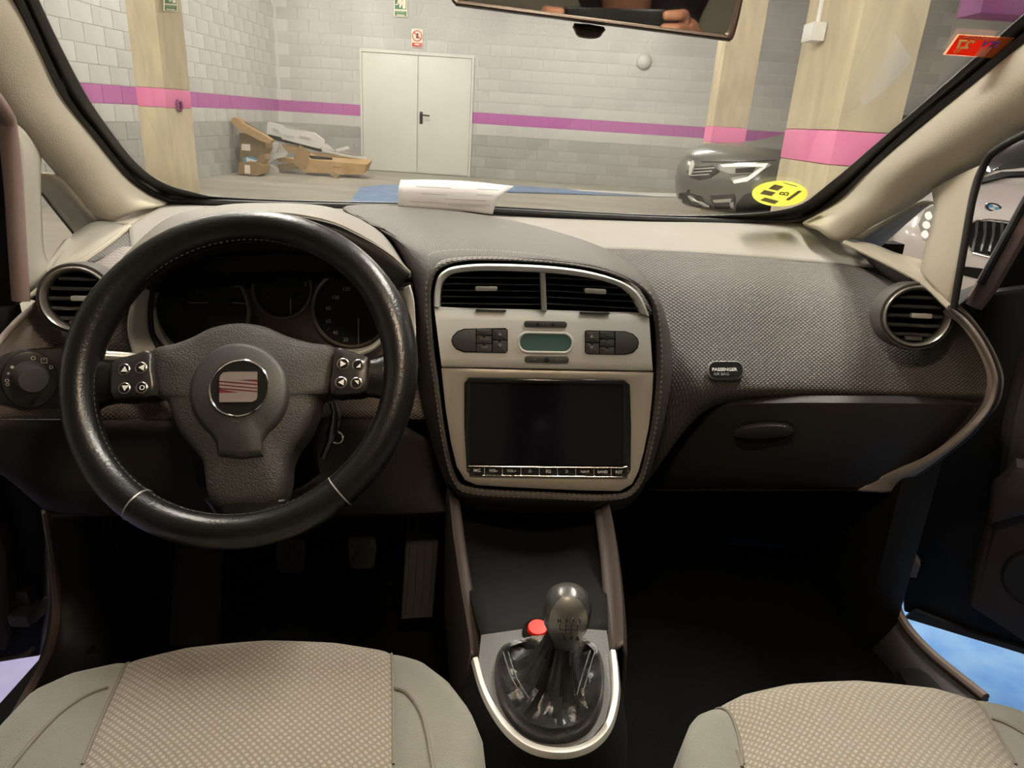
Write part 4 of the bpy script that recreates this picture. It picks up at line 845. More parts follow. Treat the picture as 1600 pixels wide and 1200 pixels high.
obj('emblem_field', lathe_bm([(0, .0008), (er*.93, .0008), (er*.93, .0012), (0, .0012)], ec, wn, seg=48), M_GLOSS, em)
M_S = mat('emblem_silver', (.50, .43, .40), .3, .7); M_SR = mat('emblem_red', (.22, .035, .04), .4)
lx = lambda L: [(250+x/4, 500+y/4) for x, y in L]
plate('emblem_backing', lx([(376, 385), (380, 350), (400, 332), (440, 327), (611, 327), (611, 480), (600, 505), (575, 516), (376, 516)]), EP, .001, .0016, M_SR, em)
for q in ([(376, 384), (378, 362), (386, 345), (402, 332), (440, 327), (610, 327), (610, 376), (484, 377)], [(376, 384), (484, 377), (610, 392), (610, 403)], [(376, 393), (376, 405), (611, 427), (611, 412)], [(376, 413), (376, 426), (611, 447), (611, 435)], [(376, 436), (611, 455), (500, 457)], [(376, 460), (500, 457), (611, 455), (611, 482), (603, 503), (580, 515), (376, 516)]):
    plate('emblem_letter', lx(q), EP, .0012, .0026, M_S, em)
plate('airbag_mark', rrect(373, 661, 13, 3, 1.4), AB, .006, .0092, M_HUB, ac)
# spokes: leather arms and key pads
def arm(rows): return sheet('spoke', rows, 4, 4, M_LEA, sw, th=.012)
SP = Plane(wc-wn*.004, wn)
for A, B in (([(118, 548), (140, 556), (160, 561), (182, 562), (205, 556)], [(118, 650), (140, 640), (158, 630), (180, 626), (205, 624)]), ([(640, 540), (615, 548), (600, 553), (576, 560), (555, 552)], [(640, 640), (618, 632), (602, 622), (574, 616), (555, 616)])):
    a = [SP.hit(*p, -.002) for p in A]; b = [SP.hit(*p, -.002) for p in B]
    arm([[p-wn*.014 for p in a], a, [x.lerp(y, .25)+wn*.008 for x, y in zip(a, b)], [x.lerp(y, .7)+wn*.008 for x, y in zip(a, b)], b, [p-wn*.014 for p in b]])
a = [SP.hit(*p, -.006) for p in ((318, 780), (330, 795), (340, 815), (345, 840))]; b = [SP.hit(*p, -.006) for p in ((452, 782), (440, 797), (430, 815), (425, 840))]
arm([a, [x.lerp(y, .3)+wn*.010 for x, y in zip(a, b)], [x.lerp(y, .7)+wn*.010 for x, y in zip(a, b)], b])
M_PADB = mat('keypad_black', (.02, .019, .019), .3)
KP = Plane(wc+wn*.002, wn)
def pad(px, btn, syms):
    p = dome('key_pad', px, KP, [(1, -.02), (1, .002), (.96, .006), (.85, .0075), (.4, .0085)], M_PADB, sw, (sum(x for x, y in px)/len(px), sum(y for x, y in px)/len(px)), smooth=2)
    for (x, y), s in zip(btn, syms):
        c = KP.hit(x, y, .0075); r = (KP.hit(x+9.5, y)-KP.hit(x, y)).length
        b = obj('button', lathe_bm([(r, -.001), (r, .0012), (r*.85, .0018), (r*.78, .0008), (0, .0006)], c, wn, seg=24), M_CHROMED, p)
        obj('button_face', lathe_bm([(r*.77, .0), (r*.72, .0016), (0, .002)], c, wn, seg=20), M_GLOSS, b)
        ptext('symbol', s, Plane(c+wn*.0022, wn), x, y, 8, M_WTXT, b, h=0)
M_CHROMED = mat('chrome_dull', (.42, .40, .37), .3, .9)
pad([(176, 575), (180, 566), (190, 561), (215, 555), (240, 549), (243, 580), (246, 619), (215, 622), (180, 625), (176, 605)], ((194.5, 577.5), (221, 575), (195, 607), (222, 606)), ('▲', '◀', '▼', 'O'))
pad([(525, 544), (545, 549), (574, 558), (578, 565), (577, 590), (573, 614), (545, 618), (517, 617), (520, 580)], ((536, 569), (560, 571), (533, 598), (557, 599)), ('▶', '◢', '◀', '◥'))
# column shroud, stalks, ignition key
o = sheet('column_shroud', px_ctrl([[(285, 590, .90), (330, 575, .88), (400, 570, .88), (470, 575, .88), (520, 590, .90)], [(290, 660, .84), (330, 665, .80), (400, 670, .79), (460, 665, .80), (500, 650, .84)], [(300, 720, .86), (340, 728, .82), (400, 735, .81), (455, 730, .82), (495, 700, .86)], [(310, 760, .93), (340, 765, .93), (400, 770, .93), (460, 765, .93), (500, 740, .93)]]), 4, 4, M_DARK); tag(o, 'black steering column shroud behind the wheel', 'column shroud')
o = obj('stalk', tube_bm(spline(Pr([(330, 565, .84), (240, 562, .80), (190, 558, .78), (150, 556, .765)]), 5), [.006]*8+[.0065]*8, 10), M_ALUW); tag(o, 'thin lever stalk left of the steering column', 'stalk')
ky = thing('ignition_key', 'black car key hanging in the ignition with a small metal ring', 'key', P(528, 680, .80))
obj('key_bow', tube_bm(spline(Pr([(520, 630, .80), (524, 650, .79), (518, 680, .785), (505, 715, .785)]), 4), [.007]*4+[.010]*5+[.006]*4, 10, flat=.5), M_GLOSS, ky)
obj('key_ring', tube_bm([P(526, 683, .782)+V((math.cos(a)*.008, 0, math.sin(a)*.008)) for a in [2*math.pi*i/16 for i in range(16)]], .0013, 6, closed=True), M_CHROME, ky)
# pedals
M_PED = mat('pedal_rubber', (.022, .017, .014), .7)
def pedal(px, py, w, h, Y, label, rot=0, ribs=True):
    t = thing('pedal', label, 'pedal', P(px, py, Y)); c = P(px, py, Y); n = (CAM-c).normalized()+V((0, -.2, .3)); pl = Plane(c, n)
    out = [(px-w*.38, py+h*.5), (px-w*.5, py+h*.2), (px-w*.52, py-h*.3), (px-w*.35, py-h*.5), (px+w*.35, py-h*.5), (px+w*.52, py-h*.3), (px+w*.5, py+h*.2), (px+w*.38, py+h*.5)]
    plate('pad', out, pl, -.012, 0, M_PED, t, bevel=.003, smooth=2)
    for k in range(-3, 4):
        for s in (1, -1):
            x = k*w*.16
            a, b = (px+x-w*.13, py-h*.38*s), (px+x+w*.13, py+h*.1*s)
            if abs(x) < w*.36: obj('rib', tube_bm([pl.hit(*a, .001), pl.hit(*b, .001)], .0012, 5), M_PED, t)
    obj('arm', tube_bm([c-pl.n*.01, c+V((0, .08, .08)), c+V((0, .12, .25))], .008, 8), M_DARK, t)
pedal(455, 868, 44, 52, .97, 'clutch pedal with ribbed rubber pad, left in the driver footwell'); pedal(566, 862, 42, 52, .98, 'brake pedal with ribbed rubber pad, right of the clutch')
ac_ = thing('pedal', 'long accelerator pedal beside the centre console', 'pedal', P(650, 960, .9)); pl = Plane(P(655, 870, 1.0), (CAM-P(655, 870, 1.0)).normalized()+V((0, -.1, .2)))
plate('pad', [(638, 780), (690, 780), (684, 870), (676, 965), (626, 968), (632, 870)], pl, -.012, 0, M_PED, ac_, bevel=.003)
for k in range(4): obj('rib', tube_bm([pl.hit(645+k*12, 785, .001), pl.hit(633+k*12, 962, .001)], .0012, 5), M_PED, ac_)
fr = plate('foot_rest', [(270, 850), (350, 850), (345, 1010), (262, 1010)], Plane(P(310, 930, .95), V((0, -.7, .7))), -.03, 0, mat('footrest', (.013, .010, .008), .7), bevel=.006); tag(fr, 'dark foot rest beside the clutch pedal', 'foot rest')
# ---------------------------------------------------------------- centre console with the gear lever
ZC = .575
def Cz(px, py, z=ZC): return PZ(px, py, z)
M_CONS = mat('console_grey', (.075, .072, .072), .55, var=.1, bump=.3, bscale=600)
M_RAIL = mat('console_rail_brown', (.055, .040, .034), .55, bump=.1)
co = thing('centre_console', 'centre console with silver trim around the gear lever boot', 'console', Cz(860, 1100, .3))
UO = [(736, 1032), (748, 1075), (765, 1112), (790, 1147), (822, 1172), (860, 1183), (900, 1181), (935, 1165), (958, 1135), (969, 1090), (968, 1050), (964, 1019)]
UI = [(748, 1029), (760, 1072), (777, 1106), (800, 1136), (828, 1158), (862, 1168), (895, 1167), (925, 1153), (945, 1128), (955, 1088), (955, 1052), (952, 1018)]
a = spline([Cz(x, y) for x, y in UO], 5); b = spline([Cz(x, y) for x, y in UI], 5); up = V((0, 0, 1))
obj('silver_trim', face_cam(grid_bm([[p-up*.02 for p in a], [p-up*.002 for p in a], [x.lerp(y, .25)+up*.003 for x, y in zip(a, b)], [x.lerp(y, .8)+up*.003 for x, y in zip(a, b)], [p-up*.0 for p in b], [p-up*.012 for p in b]])), M_ALU, co, angle=60)
body = [p for p in a]
obj('console_side', face_cam(grid_bm([[p-up*.002 for p in a], [p-up*.06+(p-Cz(860, 1060)).normalized()*.012 for p in a], [p-up*.30+(p-Cz(860, 1060)).normalized()*.03 for p in a]])), M_DARK, co)
deck = [(736, 1032)]+UI+[(964, 1019), (955, 985), (900, 975), (800, 985), (745, 1000)]
obj('deck', prism_bm([Cz(x, y, ZC-.004) for x, y in UI+[(948, 985), (850, 978), (752, 992)]], up, -.02, 0, 0), M_CONS, co)
# storage tray ahead of the lever, rising to the dash
sheet('tray', [[Cz(752, 995, ZC-.004), Cz(850, 982, ZC-.004), Cz(950, 986, ZC-.004)], [P(735, 930, .70), P(840, 930, .72), P(948, 930, .70)], [P(720, 860, .86), P(835, 860, .90), P(942, 860, .86)], [P(712, 800, .95), P(830, 800, .98), P(938, 800, .95)]], 5, 4, M_DARK, co)
for A in ([(707, 772, .93), (716, 850, .80), (728, 930, .71), (740, 1000, .635), (746, 1040, .60)], [(940, 795, .92), (950, 860, .80), (957, 930, .71), (960, 985, .65), (960, 1030, .61)]):
    s = 1 if A[0][0] > 850 else -1
    a = Pr(A); sheet('rail', [[p-V((s*-.010, 0, 0)) for p in a] if 0 else [p+V((-s*.010, 0, .0)) for p in a], [p+V((0, 0, .006)) for p in a], [p+V((s*.010, 0, 0)) for p in a], [p+V((s*.014, 0, -.22)) for p in a]], 5, 3, M_RAIL, co, th=.004)
# hazard-red round lid of the ashtray / lighter
rb = thing('red_push_button', 'bright red round button in the console ahead of the gear lever', 'button', Cz(840, 985))
c = Cz(840, 984, ZC+.002); rr = (Cz(856, 984, ZC)-Cz(840, 984, ZC)).length
obj('collar', lathe_bm([(rr*1.5, -.006), (rr*1.45, 0), (rr*1.15, .003), (rr*1.08, .001), (rr*1.06, -.006)], c, (0, -.15, 1)), M_DARK, rb)
obj('cap', lathe_bm([(rr*1.02, -.006), (rr, .003), (rr*.9, .005), (0, .0055)], c, (0, -.15, 1)), mat('red_plastic', (.85, .02, .012), .35), rb)
# gear lever
gl = thing('gear_lever', 'gear lever with black leather boot and grey knob showing the six speed pattern', 'gear lever', Cz(862, 1090))
BO = [(785, 1020), (776, 1040), (775, 1065), (782, 1095), (800, 1125), (828, 1148), (860, 1156), (895, 1152), (922, 1135), (938, 1105), (942, 1070), (938, 1035), (925, 1015), (900, 1006), (860, 1004), (820, 1008)]
M_BOOT = mat('boot_leather', (.014, .0138, .014), .33, var=.2, vscale=60, bump=.5, bscale=160)
kb_ = P(882, 1022, .555); kt = P(888, 925, .53)
rim_b = spline([Cz(x, y, ZC) for x, y in BO], 3, True); cb = sum(rim_b, V())/len(rim_b)
rows = []
ax0 = cb+V((0, 0, -.004)); n = len(rim_b)
for k, (t, s, h) in enumerate(((0, 1.02, -.012), (0, 1.02, .006), (.0, .97, .012), (.0, .90, .010), (.03, .80, .002), (.10, .66, .003), (.28, .50, .012), (.52, .33, .035), (.78, .20, .06), (1.0, .155, .078))):
    row = []
    for i, p in enumerate(rim_b):
        q = cb+(p-cb)*s
        f = 1+(.13*math.sin(i/n*2*math.pi*4+k*.5)+.06*math.sin(i/n*2*math.pi*9+k))*(1 if 4 <= k <= 8 else 0)
        q = cb+(q-cb)*f
        q = q+(kb_-V((cb.x, cb.y, kb_.z)))*t
        q.z = ZC+h + (.004*math.sin(i*1.7+k) if 4 <= k <= 8 else 0)
        row.append(q)
    rows.append(row)
boot = obj('boot', face_cam(grid_bm([[*r] for r in rows], closed=True)), M_BOOT, gl, angle=50)
for pts in ([(790, 1022), (802, 1060), (822, 1095)], [(926, 1020), (915, 1055), (905, 1090)]):
    q = [Cz(x, y, ZC+h) for (x, y), h in zip(pts, (.014, .012, .02))]
    for dx in (-.0025, .0025): obj('stitch_line', tube_bm(spline([p+V((dx, 0, .003)) for p in q], 5), .0006, 5), M_STITCH, boot)
ax = (kt-kb_).normalized()
fwd = (V((0, -1, 0))-ax*ax.dot(V((0, -1, 0)))).normalized(); sdx = fwd.cross(ax)
L = (kt-kb_).length
M_KNOB = mat('knob_dark_grey', (.055, .054, .052), .28, .3); M_KNOBF = mat('knob_face_silver', (.26, .25, .23), .32, .75)
def knob_rows(prof, seg=28, a0=0, a1=2*math.pi, ex=0):
    rows = []
    for h, rx, ry in prof:
        rows.append([kb_+ax*(h*L)+sdx*math.cos(a)*(rx+ex)+fwd*math.sin(a)*(ry+ex) for a in [a0+(a1-a0)*i/seg for i in range(seg+(0 if a1-a0 > 6.2 else 1))]])
    return rows
prof = [(-.05, .0125, .0125), (.05, .0135, .0135), (.25, .0145, .015), (.36, .0150, .0155), (.46, .0185, .018), (.58, .0225, .021), (.78, .0230, .0215), (.90, .0200, .019), (.97, .0140, .013), (1.0, .006, .006)]
bm = grid_bm(knob_rows(prof), closed=True); bmesh.ops.recalc_face_normals(bm, faces=bm.faces[:]); f = bm.faces.new([v for v in bm.verts][-28:])
kn = obj('knob', bm, M_KNOB, gl, angle=180)
bm = grid_bm(knob_rows(prof[2:], 16, math.radians(40), math.radians(140), .0007)); face_cam(bm); obj('knob_face', bm, M_KNOBF, kn, angle=180)
o = kb_+ax*(L*.76)+fwd*.0238; tn = (fwd+ax*.10).normalized(); tv = (ax-tn*ax.dot(tn)).normalized(); tu = tv.cross(tn)
M_KT = mat('knob_print', (.02, .02, .02), .6)
text('gear_numbers', 'R 1 3 5', o+tv*.012, tu, tv, tn, .0075, M_KT, kn, bold=.01); text('gear_numbers', '2 4 6', o-tv*.0115+tu*.0025, tu, tv, tn, .0075, M_KT, kn, bold=.01)
bm = bmesh.new()
for k in range(4):
    x = -.0082+k*.0054
    tube_bm([o+tu*x+tv*(.0075), o+tu*x+tv*(.0 if k == 0 else -.0065)], .0005, 5, bm=bm)
tube_bm([o+tu*-.0082, o+tu*.008], .0005, 5, bm=bm); obj('gear_pattern', bm, M_KT, kn)
# ---------------------------------------------------------------- seats
M_SEATI = mat('seat_insert_fabric', (.30, .27, .22), .9, dots=.45, dscale=185, dbump=.8, rot=45, dlo=.12, dhi=.5, sheen=.2, dcol=(.185, .165, .135))
M_SEATB = mat('seat_bolster_fabric', (.185, .18, .152), .92, var=.08, vscale=30, bump=.5, bscale=900, sheen=.2)
M_PIPE = mat('seat_seam', (.16, .145, .12), .9)
def seat(label, front, seamL, seamR, pipeL, pipeR, z0, group):
    fr = [PZ(x, y, z0) for x, y in front]; xs_ = [p.x for p in fr]; x0, x1 = min(xs_), max(xs_)
    cx = (x0+x1)/2
    def yf(x):
        for p, q in zip(fr, fr[1:]):
            if p.x <= x <= q.x: return p.y+(q.y-p.y)*(x-p.x)/max(1e-6, q.x-p.x)
        return fr[0].y if x < fr[0].x else fr[-1].y
    sl = [PZ(x, y, z0) for x, y in seamL]; sr = [PZ(x, y, z0) for x, y in seamR]
    def sx(S, y):
        S = sorted(S, key=lambda p: p.y)
        if y <= S[0].y: return S[0].x
        if y >= S[-1].y: return S[-1].x
        for p, q in zip(S, S[1:]):
            if p.y <= y <= q.y: return p.x+(q.x-p.x)*(y-p.y)/(q.y-p.y)
    t = thing('car_seat', label, 'car seat', (cx, .25, .29), group=group)
    R = .035
    def zz(x, y):
        e = max(0, min(yf(x)-y, (x-x0)*1.0, (x1-x)*1.0)); dr = 0
        if e < R: dr = R-math.sqrt(max(0, R*R-(R-e)**2))
        ax_, bx_ = sx(sl, y), sx(sr, y)
        w = .010*(math.exp(-((x-ax_)/.006)**2)+math.exp(-((x-bx_)/.006)**2))*.5
        side = .012*max(0, (ax_-x)/.06 if x < ax_ else 0, (x-bx_)/.06 if x > bx_ else 0)
        crown = .012*math.cos(math.pi*min(1, abs(x-(ax_+bx_)/2)/max(.01, (bx_-ax_)/2))/2) if ax_ < x < bx_ else 0
        return z0+.006-dr-w*.5+min(.018, side)+crown*.6-.02*max(0, (.45-y))
    yb = .02
    def region(nm, xa, xb, m, nu, nv):
        """xa, xb functions of depth"""
        rows = []
        fx0, fx1 = xa(9), xb(9)
        for j in range(nv+1):
            t_ = (j/nv)**1.6; row = []
            for i in range(nu+1):
                s = i/nu
                # follow the front line at t=0 and straight back
                xfa = xa(9); xfb = xb(9); x = xfa+(xfb-xfa)*s; yv = yf(min(max(x, x0), x1)); y = yv+(yb-yv)*t_
                x = xa(y)+(xb(y)-xa(y))*s; y = min(y, yf(min(max(x, x0), x1)))
                row.append(V((x, y, zz(x, y))))
            rows.append(row)
        skirt = [V((p.x+(p.x-cx)*.02, p.y+.012, z0-.06)) for p in rows[0]]; sk2 = [V((p.x, p.y-.01, z0-.16)) for p in rows[0]]
        rows = [sk2, skirt]+rows
        return obj(nm, face_cam(grid_bm(rows), V((cx, .5, 2))), m, t, angle=180)
    region('cushion_insert', lambda y: sx(sl, y), lambda y: sx(sr, y), M_SEATI, 40, 44)
    region('bolster', lambda y: x0, lambda y: sx(sl, y), M_SEATB, 16, 44); region('bolster', lambda y: sx(sr, y), lambda y: x1, M_SEATB, 16, 44)
    for L_ in (x0, x1):
        rows = [[V((L_, y, zz(L_, min(y, .45)))) for y in (yb, .2, .35, yf(L_))], [V((L_+(.01 if L_ > cx else -.01), y, z0-.06)) for y in (yb, .2, .35, yf(L_))], [V((L_, y, z0-.2)) for y in (yb, .2, .35, yf(L_))]]
        sheet('side_panel', rows, 3, 3, M_SEATB, t, th=.003, to=V((L_+(3 if L_ > cx else -3), .3, .6)))
    for S in (pipeL, pipeR):
        q = spline([PZ(x, y, z0) for x, y in S], 6); q = [V((p.x, p.y, zz(p.x, p.y)+.0005)) for p in q]
        obj('piping', tube_bm(q, .0022, 6), M_PIPE, t)
    for S in (seamL, seamR):
        q = spline([PZ(x, y, z0) for x, y in S], 6); q = [V((p.x, p.y, zz(p.x, p.y)+.001)) for p in q]
        obj('seam', tube_bm(q, .0016, 6), M_PIPE, t)
    # backrest leaning away behind the camera, headrest on two posts
    br = [[V((cx+u*(x1-x0)/2*w, -.10+dy, z)) for u in (-1, -.7, 0, .7, 1)] for w, z, dy in ((1.0, z0-.02, .02), (1.05, z0+.2, -.03), (1.0, z0+.42, -.12), (.8, z0+.56, -.20), (.5, z0+.60, -.23))]
    sheet('backrest', br, 4, 4, M_SEATB, t, th=.09, to=V((cx, 1, 1)))
    return t
seat('driver seat with ribbed beige insert and olive grey bolsters behind the steering wheel',
     [(-60, 1220), (-25, 1165), (0, 1138), (60, 1085), (130, 1045), (200, 1020), (300, 1002), (420, 994), (530, 995), (610, 1003), (660, 1025), (700, 1060), (735, 1110), (755, 1160), (762, 1200)],
     [(202, 1024), (190, 1060), (165, 1115), (130, 1200)], [(611, 1006), (613, 1050), (614, 1100), (615, 1200)], [(170, 1082), (130, 1105), (85, 1145), (20, 1225)], [(616, 1080), (640, 1098), (662, 1140), (680, 1235)], .56, 'front seats')
seat('passenger seat with ribbed beige insert right of the gear lever',
     [(1058, 1230), (1060, 1200), (1063, 1160), (1075, 1125), (1090, 1105), (1115, 1090), (1160, 1071), (1230, 1059), (1330, 1055), (1450, 1062), (1510, 1075), (1560, 1092), (1600, 1112), (1650, 1150), (1680, 1200)],
     [(1117, 1092), (1140, 1120), (1154, 1160), (1160, 1200)], [(1512, 1078), (1545, 1130), (1585, 1200)], [(1150, 1180), (1154, 1190), (1158, 1205)], [(1548, 1128), (1580, 1148), (1640, 1190)], .56, 'front seats')
# dome lamp in the headliner (lit while the doors are open)
dl = thing('dome_lamp', 'small dome lamp in the headliner behind the mirror', 'dome lamp', (.03, .40, 1.40))
obj('lens', box_bm((.03, .40, 1.398), (.14, .09, .012), bevel=.004), mat('dome_lens', (1, .95, .85), .4, emit=(1, .78, .55), estr=DOME), dl)
# ================================================================ DOORS, REAR CABIN, OTHER CARS, CARDBOARD
M_DSH = mat('door_shell_black', (.006, .0055, .0055), .6, spec=.3); M_DPN = mat('door_panel_brown', (.045, .034, .030), .6, spec=.3, bump=.2, bscale=500); M_DGL = glass('door_glass', (.12, .12, .12), .5)
RD = plane3(PZ(1412, 958, .25), PZ(1600, 1018, .25), PZ(1412, 958, .25)+V((0, 0, 1)))
dR_ = (PZ(1600, 1018, .25)-PZ(1412, 958, .25)).normalized(); RE = lambda px, py, L: RD.hit(px, py)+dR_*L
rd = thing('car_door', 'open passenger door with dark panel, armrest and speaker grille', 'car door', PZ(1500, 985, .25), group='open front doors')
plate('door_shell', [(1412, 958), (1500, 986), (1600, 1017), RE(1600, 1017, .78), RE(1600, 448, .78), (1600, 448), (1548, 455), (1500, 472), (1480, 560), (1442, 700), (1420, 800), (1406, 900)], RD, -.10, .0, M_DSH, rd, bevel=.01)
plate('inner_panel', [(1514, 936), (1522, 885), (1545, 800), (1568, 650), (1588, 560), (1615, 485), RE(1615, 485, .70), RE(1600, 992, .70), (1600, 992)], RD, -.01, .03, M_DPN, rd, bevel=.012)
plate('armrest', [(1543, 797), (1550, 745), (1585, 705), RE(1600, 703, .55), RE(1600, 784, .55), (1600, 784)], RD, .0, .06, M_DPN, rd, bevel=.016)
c = RD.hit(1628, 905, .03); r = (RD.hit(1566, 905, .03)-c).length
sg = obj('speaker_grille', lathe_bm([(r, -.004), (r, .003), (r*.95, .007), (r*.9, .004), (0, .006)], c, RD.n), M_LOW, rd)
obj('grille_groove', lathe_bm([(r*1.04, -.001), (r*1.04, .0015), (r*1.0, .0015), (r*1.0, -.001)], c, RD.n), M_HOLE, sg)
obj('window_frame', tube_bm([RD.hit(1520, 478, .01), RD.hit(1542, 446, .01), RD.hit(1610, 325, .01), RD.hit(1700, 170, .01), RE(1700, 170, .3), RE(1700, 185, .5), RE(1600, 448, .76)], [.014]+[.016]*6, 8, flat=.8), M_PINKP, rd)
obj('window_edge', tube_bm([RD.hit(1532, 443, .02), RD.hit(1600, 318, .02), RD.hit(1690, 158, .02)], .006, 8), M_RUB, rd)
plate('window_glass', [(1546, 456), (1614, 330), (1700, 180), RE(1700, 180, .45), RE(1600, 448, .76)], RD, -.02, -.016, M_DARK, rd)
plate('mirror_triangle', [(1494, 476), (1524, 452), (1534, 449), (1530, 470), (1516, 500), (1496, 492)], RD, -.02, .015, M_DSH, rd, bevel=.004)
plate('check_strap', [(1403, 850), (1425, 858), (1438, 880), (1432, 900), (1410, 895)], Plane(PZ(1412, 958, .25)-V((.03, .0, 0)), RD.n), -.01, .01, M_PINKP, rd, bevel=.003)
plate('sill_seal', [(1414, 962), (1500, 988), (1600, 1018), (1600, 1010), (1515, 984), (1430, 950)], RD, .0, .008, M_LOW, rd)
LD = plane3(PZ(62, 1028, .25), PZ(0, 1037, .25), PZ(62, 1028, .25)+V((0, 0, 1)))
dL_ = (PZ(0, 1037, .25)-PZ(62, 1028, .25)).normalized(); LE = lambda px, py, L: LD.hit(px, py)+dL_*L
ld = thing('car_door', 'open driver door, mostly black, at the left edge', 'car door', PZ(20, 1034, .25), group='open front doors')
plate('door_shell', [(62, 1027), (0, 1037), LE(0, 1037, .9), LE(-20, 475, .9), (-20, 475), (-20, 560), (20, 700), (66, 800), (72, 960)], LD, -.10, 0, M_DSH, ld, bevel=.008)
plate('inner_panel', [(20, 1000), LE(0, 1004, .8), LE(-60, 560, .75), (-60, 620), (-10, 740), (24, 850), (30, 960)], LD, -.01, .03, M_DPN, ld, bevel=.012)
obj('lower_seal', tube_bm(spline([LD.hit(*p, .012) for p in ((52, 1012), (40, 1022), (0, 1030), (-80, 1040))], 4), .004, 6), M_RAIL, ld)
obj('hinge', box_bm(LD.hit(34, 940, .0), (.05, .03, .06), bevel=.004, bm=box_bm(LD.hit(45, 955, .02), (.03, .05, .02), bevel=.002)), M_GREYMETAL if 0 else M_LOW, ld)
plate('window_frame', [LE(0, 150, .25), (-40, 140), (0, 178), (10, 205), (14, 300), (22, 480), LE(-20, 480, .25)], LD, -.03, 0, M_DSH, ld, bevel=.006)
# body sill, bulkhead and side closures (what shuts the cabin to the ground)
for s, lab in ((-1, 'driver'), (1, 'passenger')):
    x = .655 if s > 0 else -.68
    o = obj('body_sill', box_bm((x, -.1, .25), (.07, 1.95, .12), bevel=.02, bm=box_bm((x-.02*s, 1.12, .48), (.06, .34, .46), bevel=.02)), M_DSH); tag(o, 'black body sill and hinge pillar on the %s side' % lab, 'body sill')
    x = .71*s
    o = obj('rear_side', box_bm((x, -1.1, .62), (.06, 1.6, .74), bevel=.02, bm=box_bm((x, -.22, .85), (.07, .10, 1.15), bevel=.02)), M_DSH); tag(o, 'closed rear door and pillar on the %s side, behind the viewer' % lab, 'car door')
    o = obj('rear_side_glass', box_bm((x, -1.1, 1.17), (.006, 1.6, .38)), glass('rear_glass_'+lab, (.10, .10, .11), .5)); tag(o, 'dark tinted rear side window on the %s side' % lab, 'car window')
o = obj('bulkhead', box_bm((0, 1.30, .55), (1.42, .04, .72)), M_DARK); tag(o, 'black bulkhead behind the dashboard', 'bulkhead')
o = sheet('scuttle', [[V((x, 1.395, .93)) for x in (-.72, 0, .64)], [V((x, 1.30, .90)) for x in (-.72, 0, .64)]], 2, 2, M_DARK, th=.01); tag(o, 'black scuttle at the foot of the windscreen', 'scuttle')
# rear bench and tailgate seen only in the mirror
rb_ = thing('rear_bench', 'grey rear bench seat at the back of the cabin', 'car seat', (0, -1.0, .3))
obj('cushion', box_bm((0, -.95, .50), (1.2, .5, .18), bevel=.05), M_SEATB, rb_); obj('backrest', box_bm((0, -1.28, .82), (1.2, .16, .62), rot=Matrix.Rotation(math.radians(12), 3, 'X'), bevel=.05), M_SEATB, rb_)
for x in (-.35, .35):
    h = obj('headrest', box_bm((x, -1.36, 1.24), (.26, .10, .16), bevel=.04), M_SEATB, rb_)
    for d in (-.06, .06): obj('post', tube_bm([V((x+d, -1.35, 1.05)), V((x+d, -1.36, 1.20))], .006, 8), M_CHROME, h)
o = obj('tailgate', box_bm((0, -1.95, .8), (1.4, .06, 1.1)), M_DSH); tag(o, 'dark tailgate at the rear of the cabin', 'tailgate')
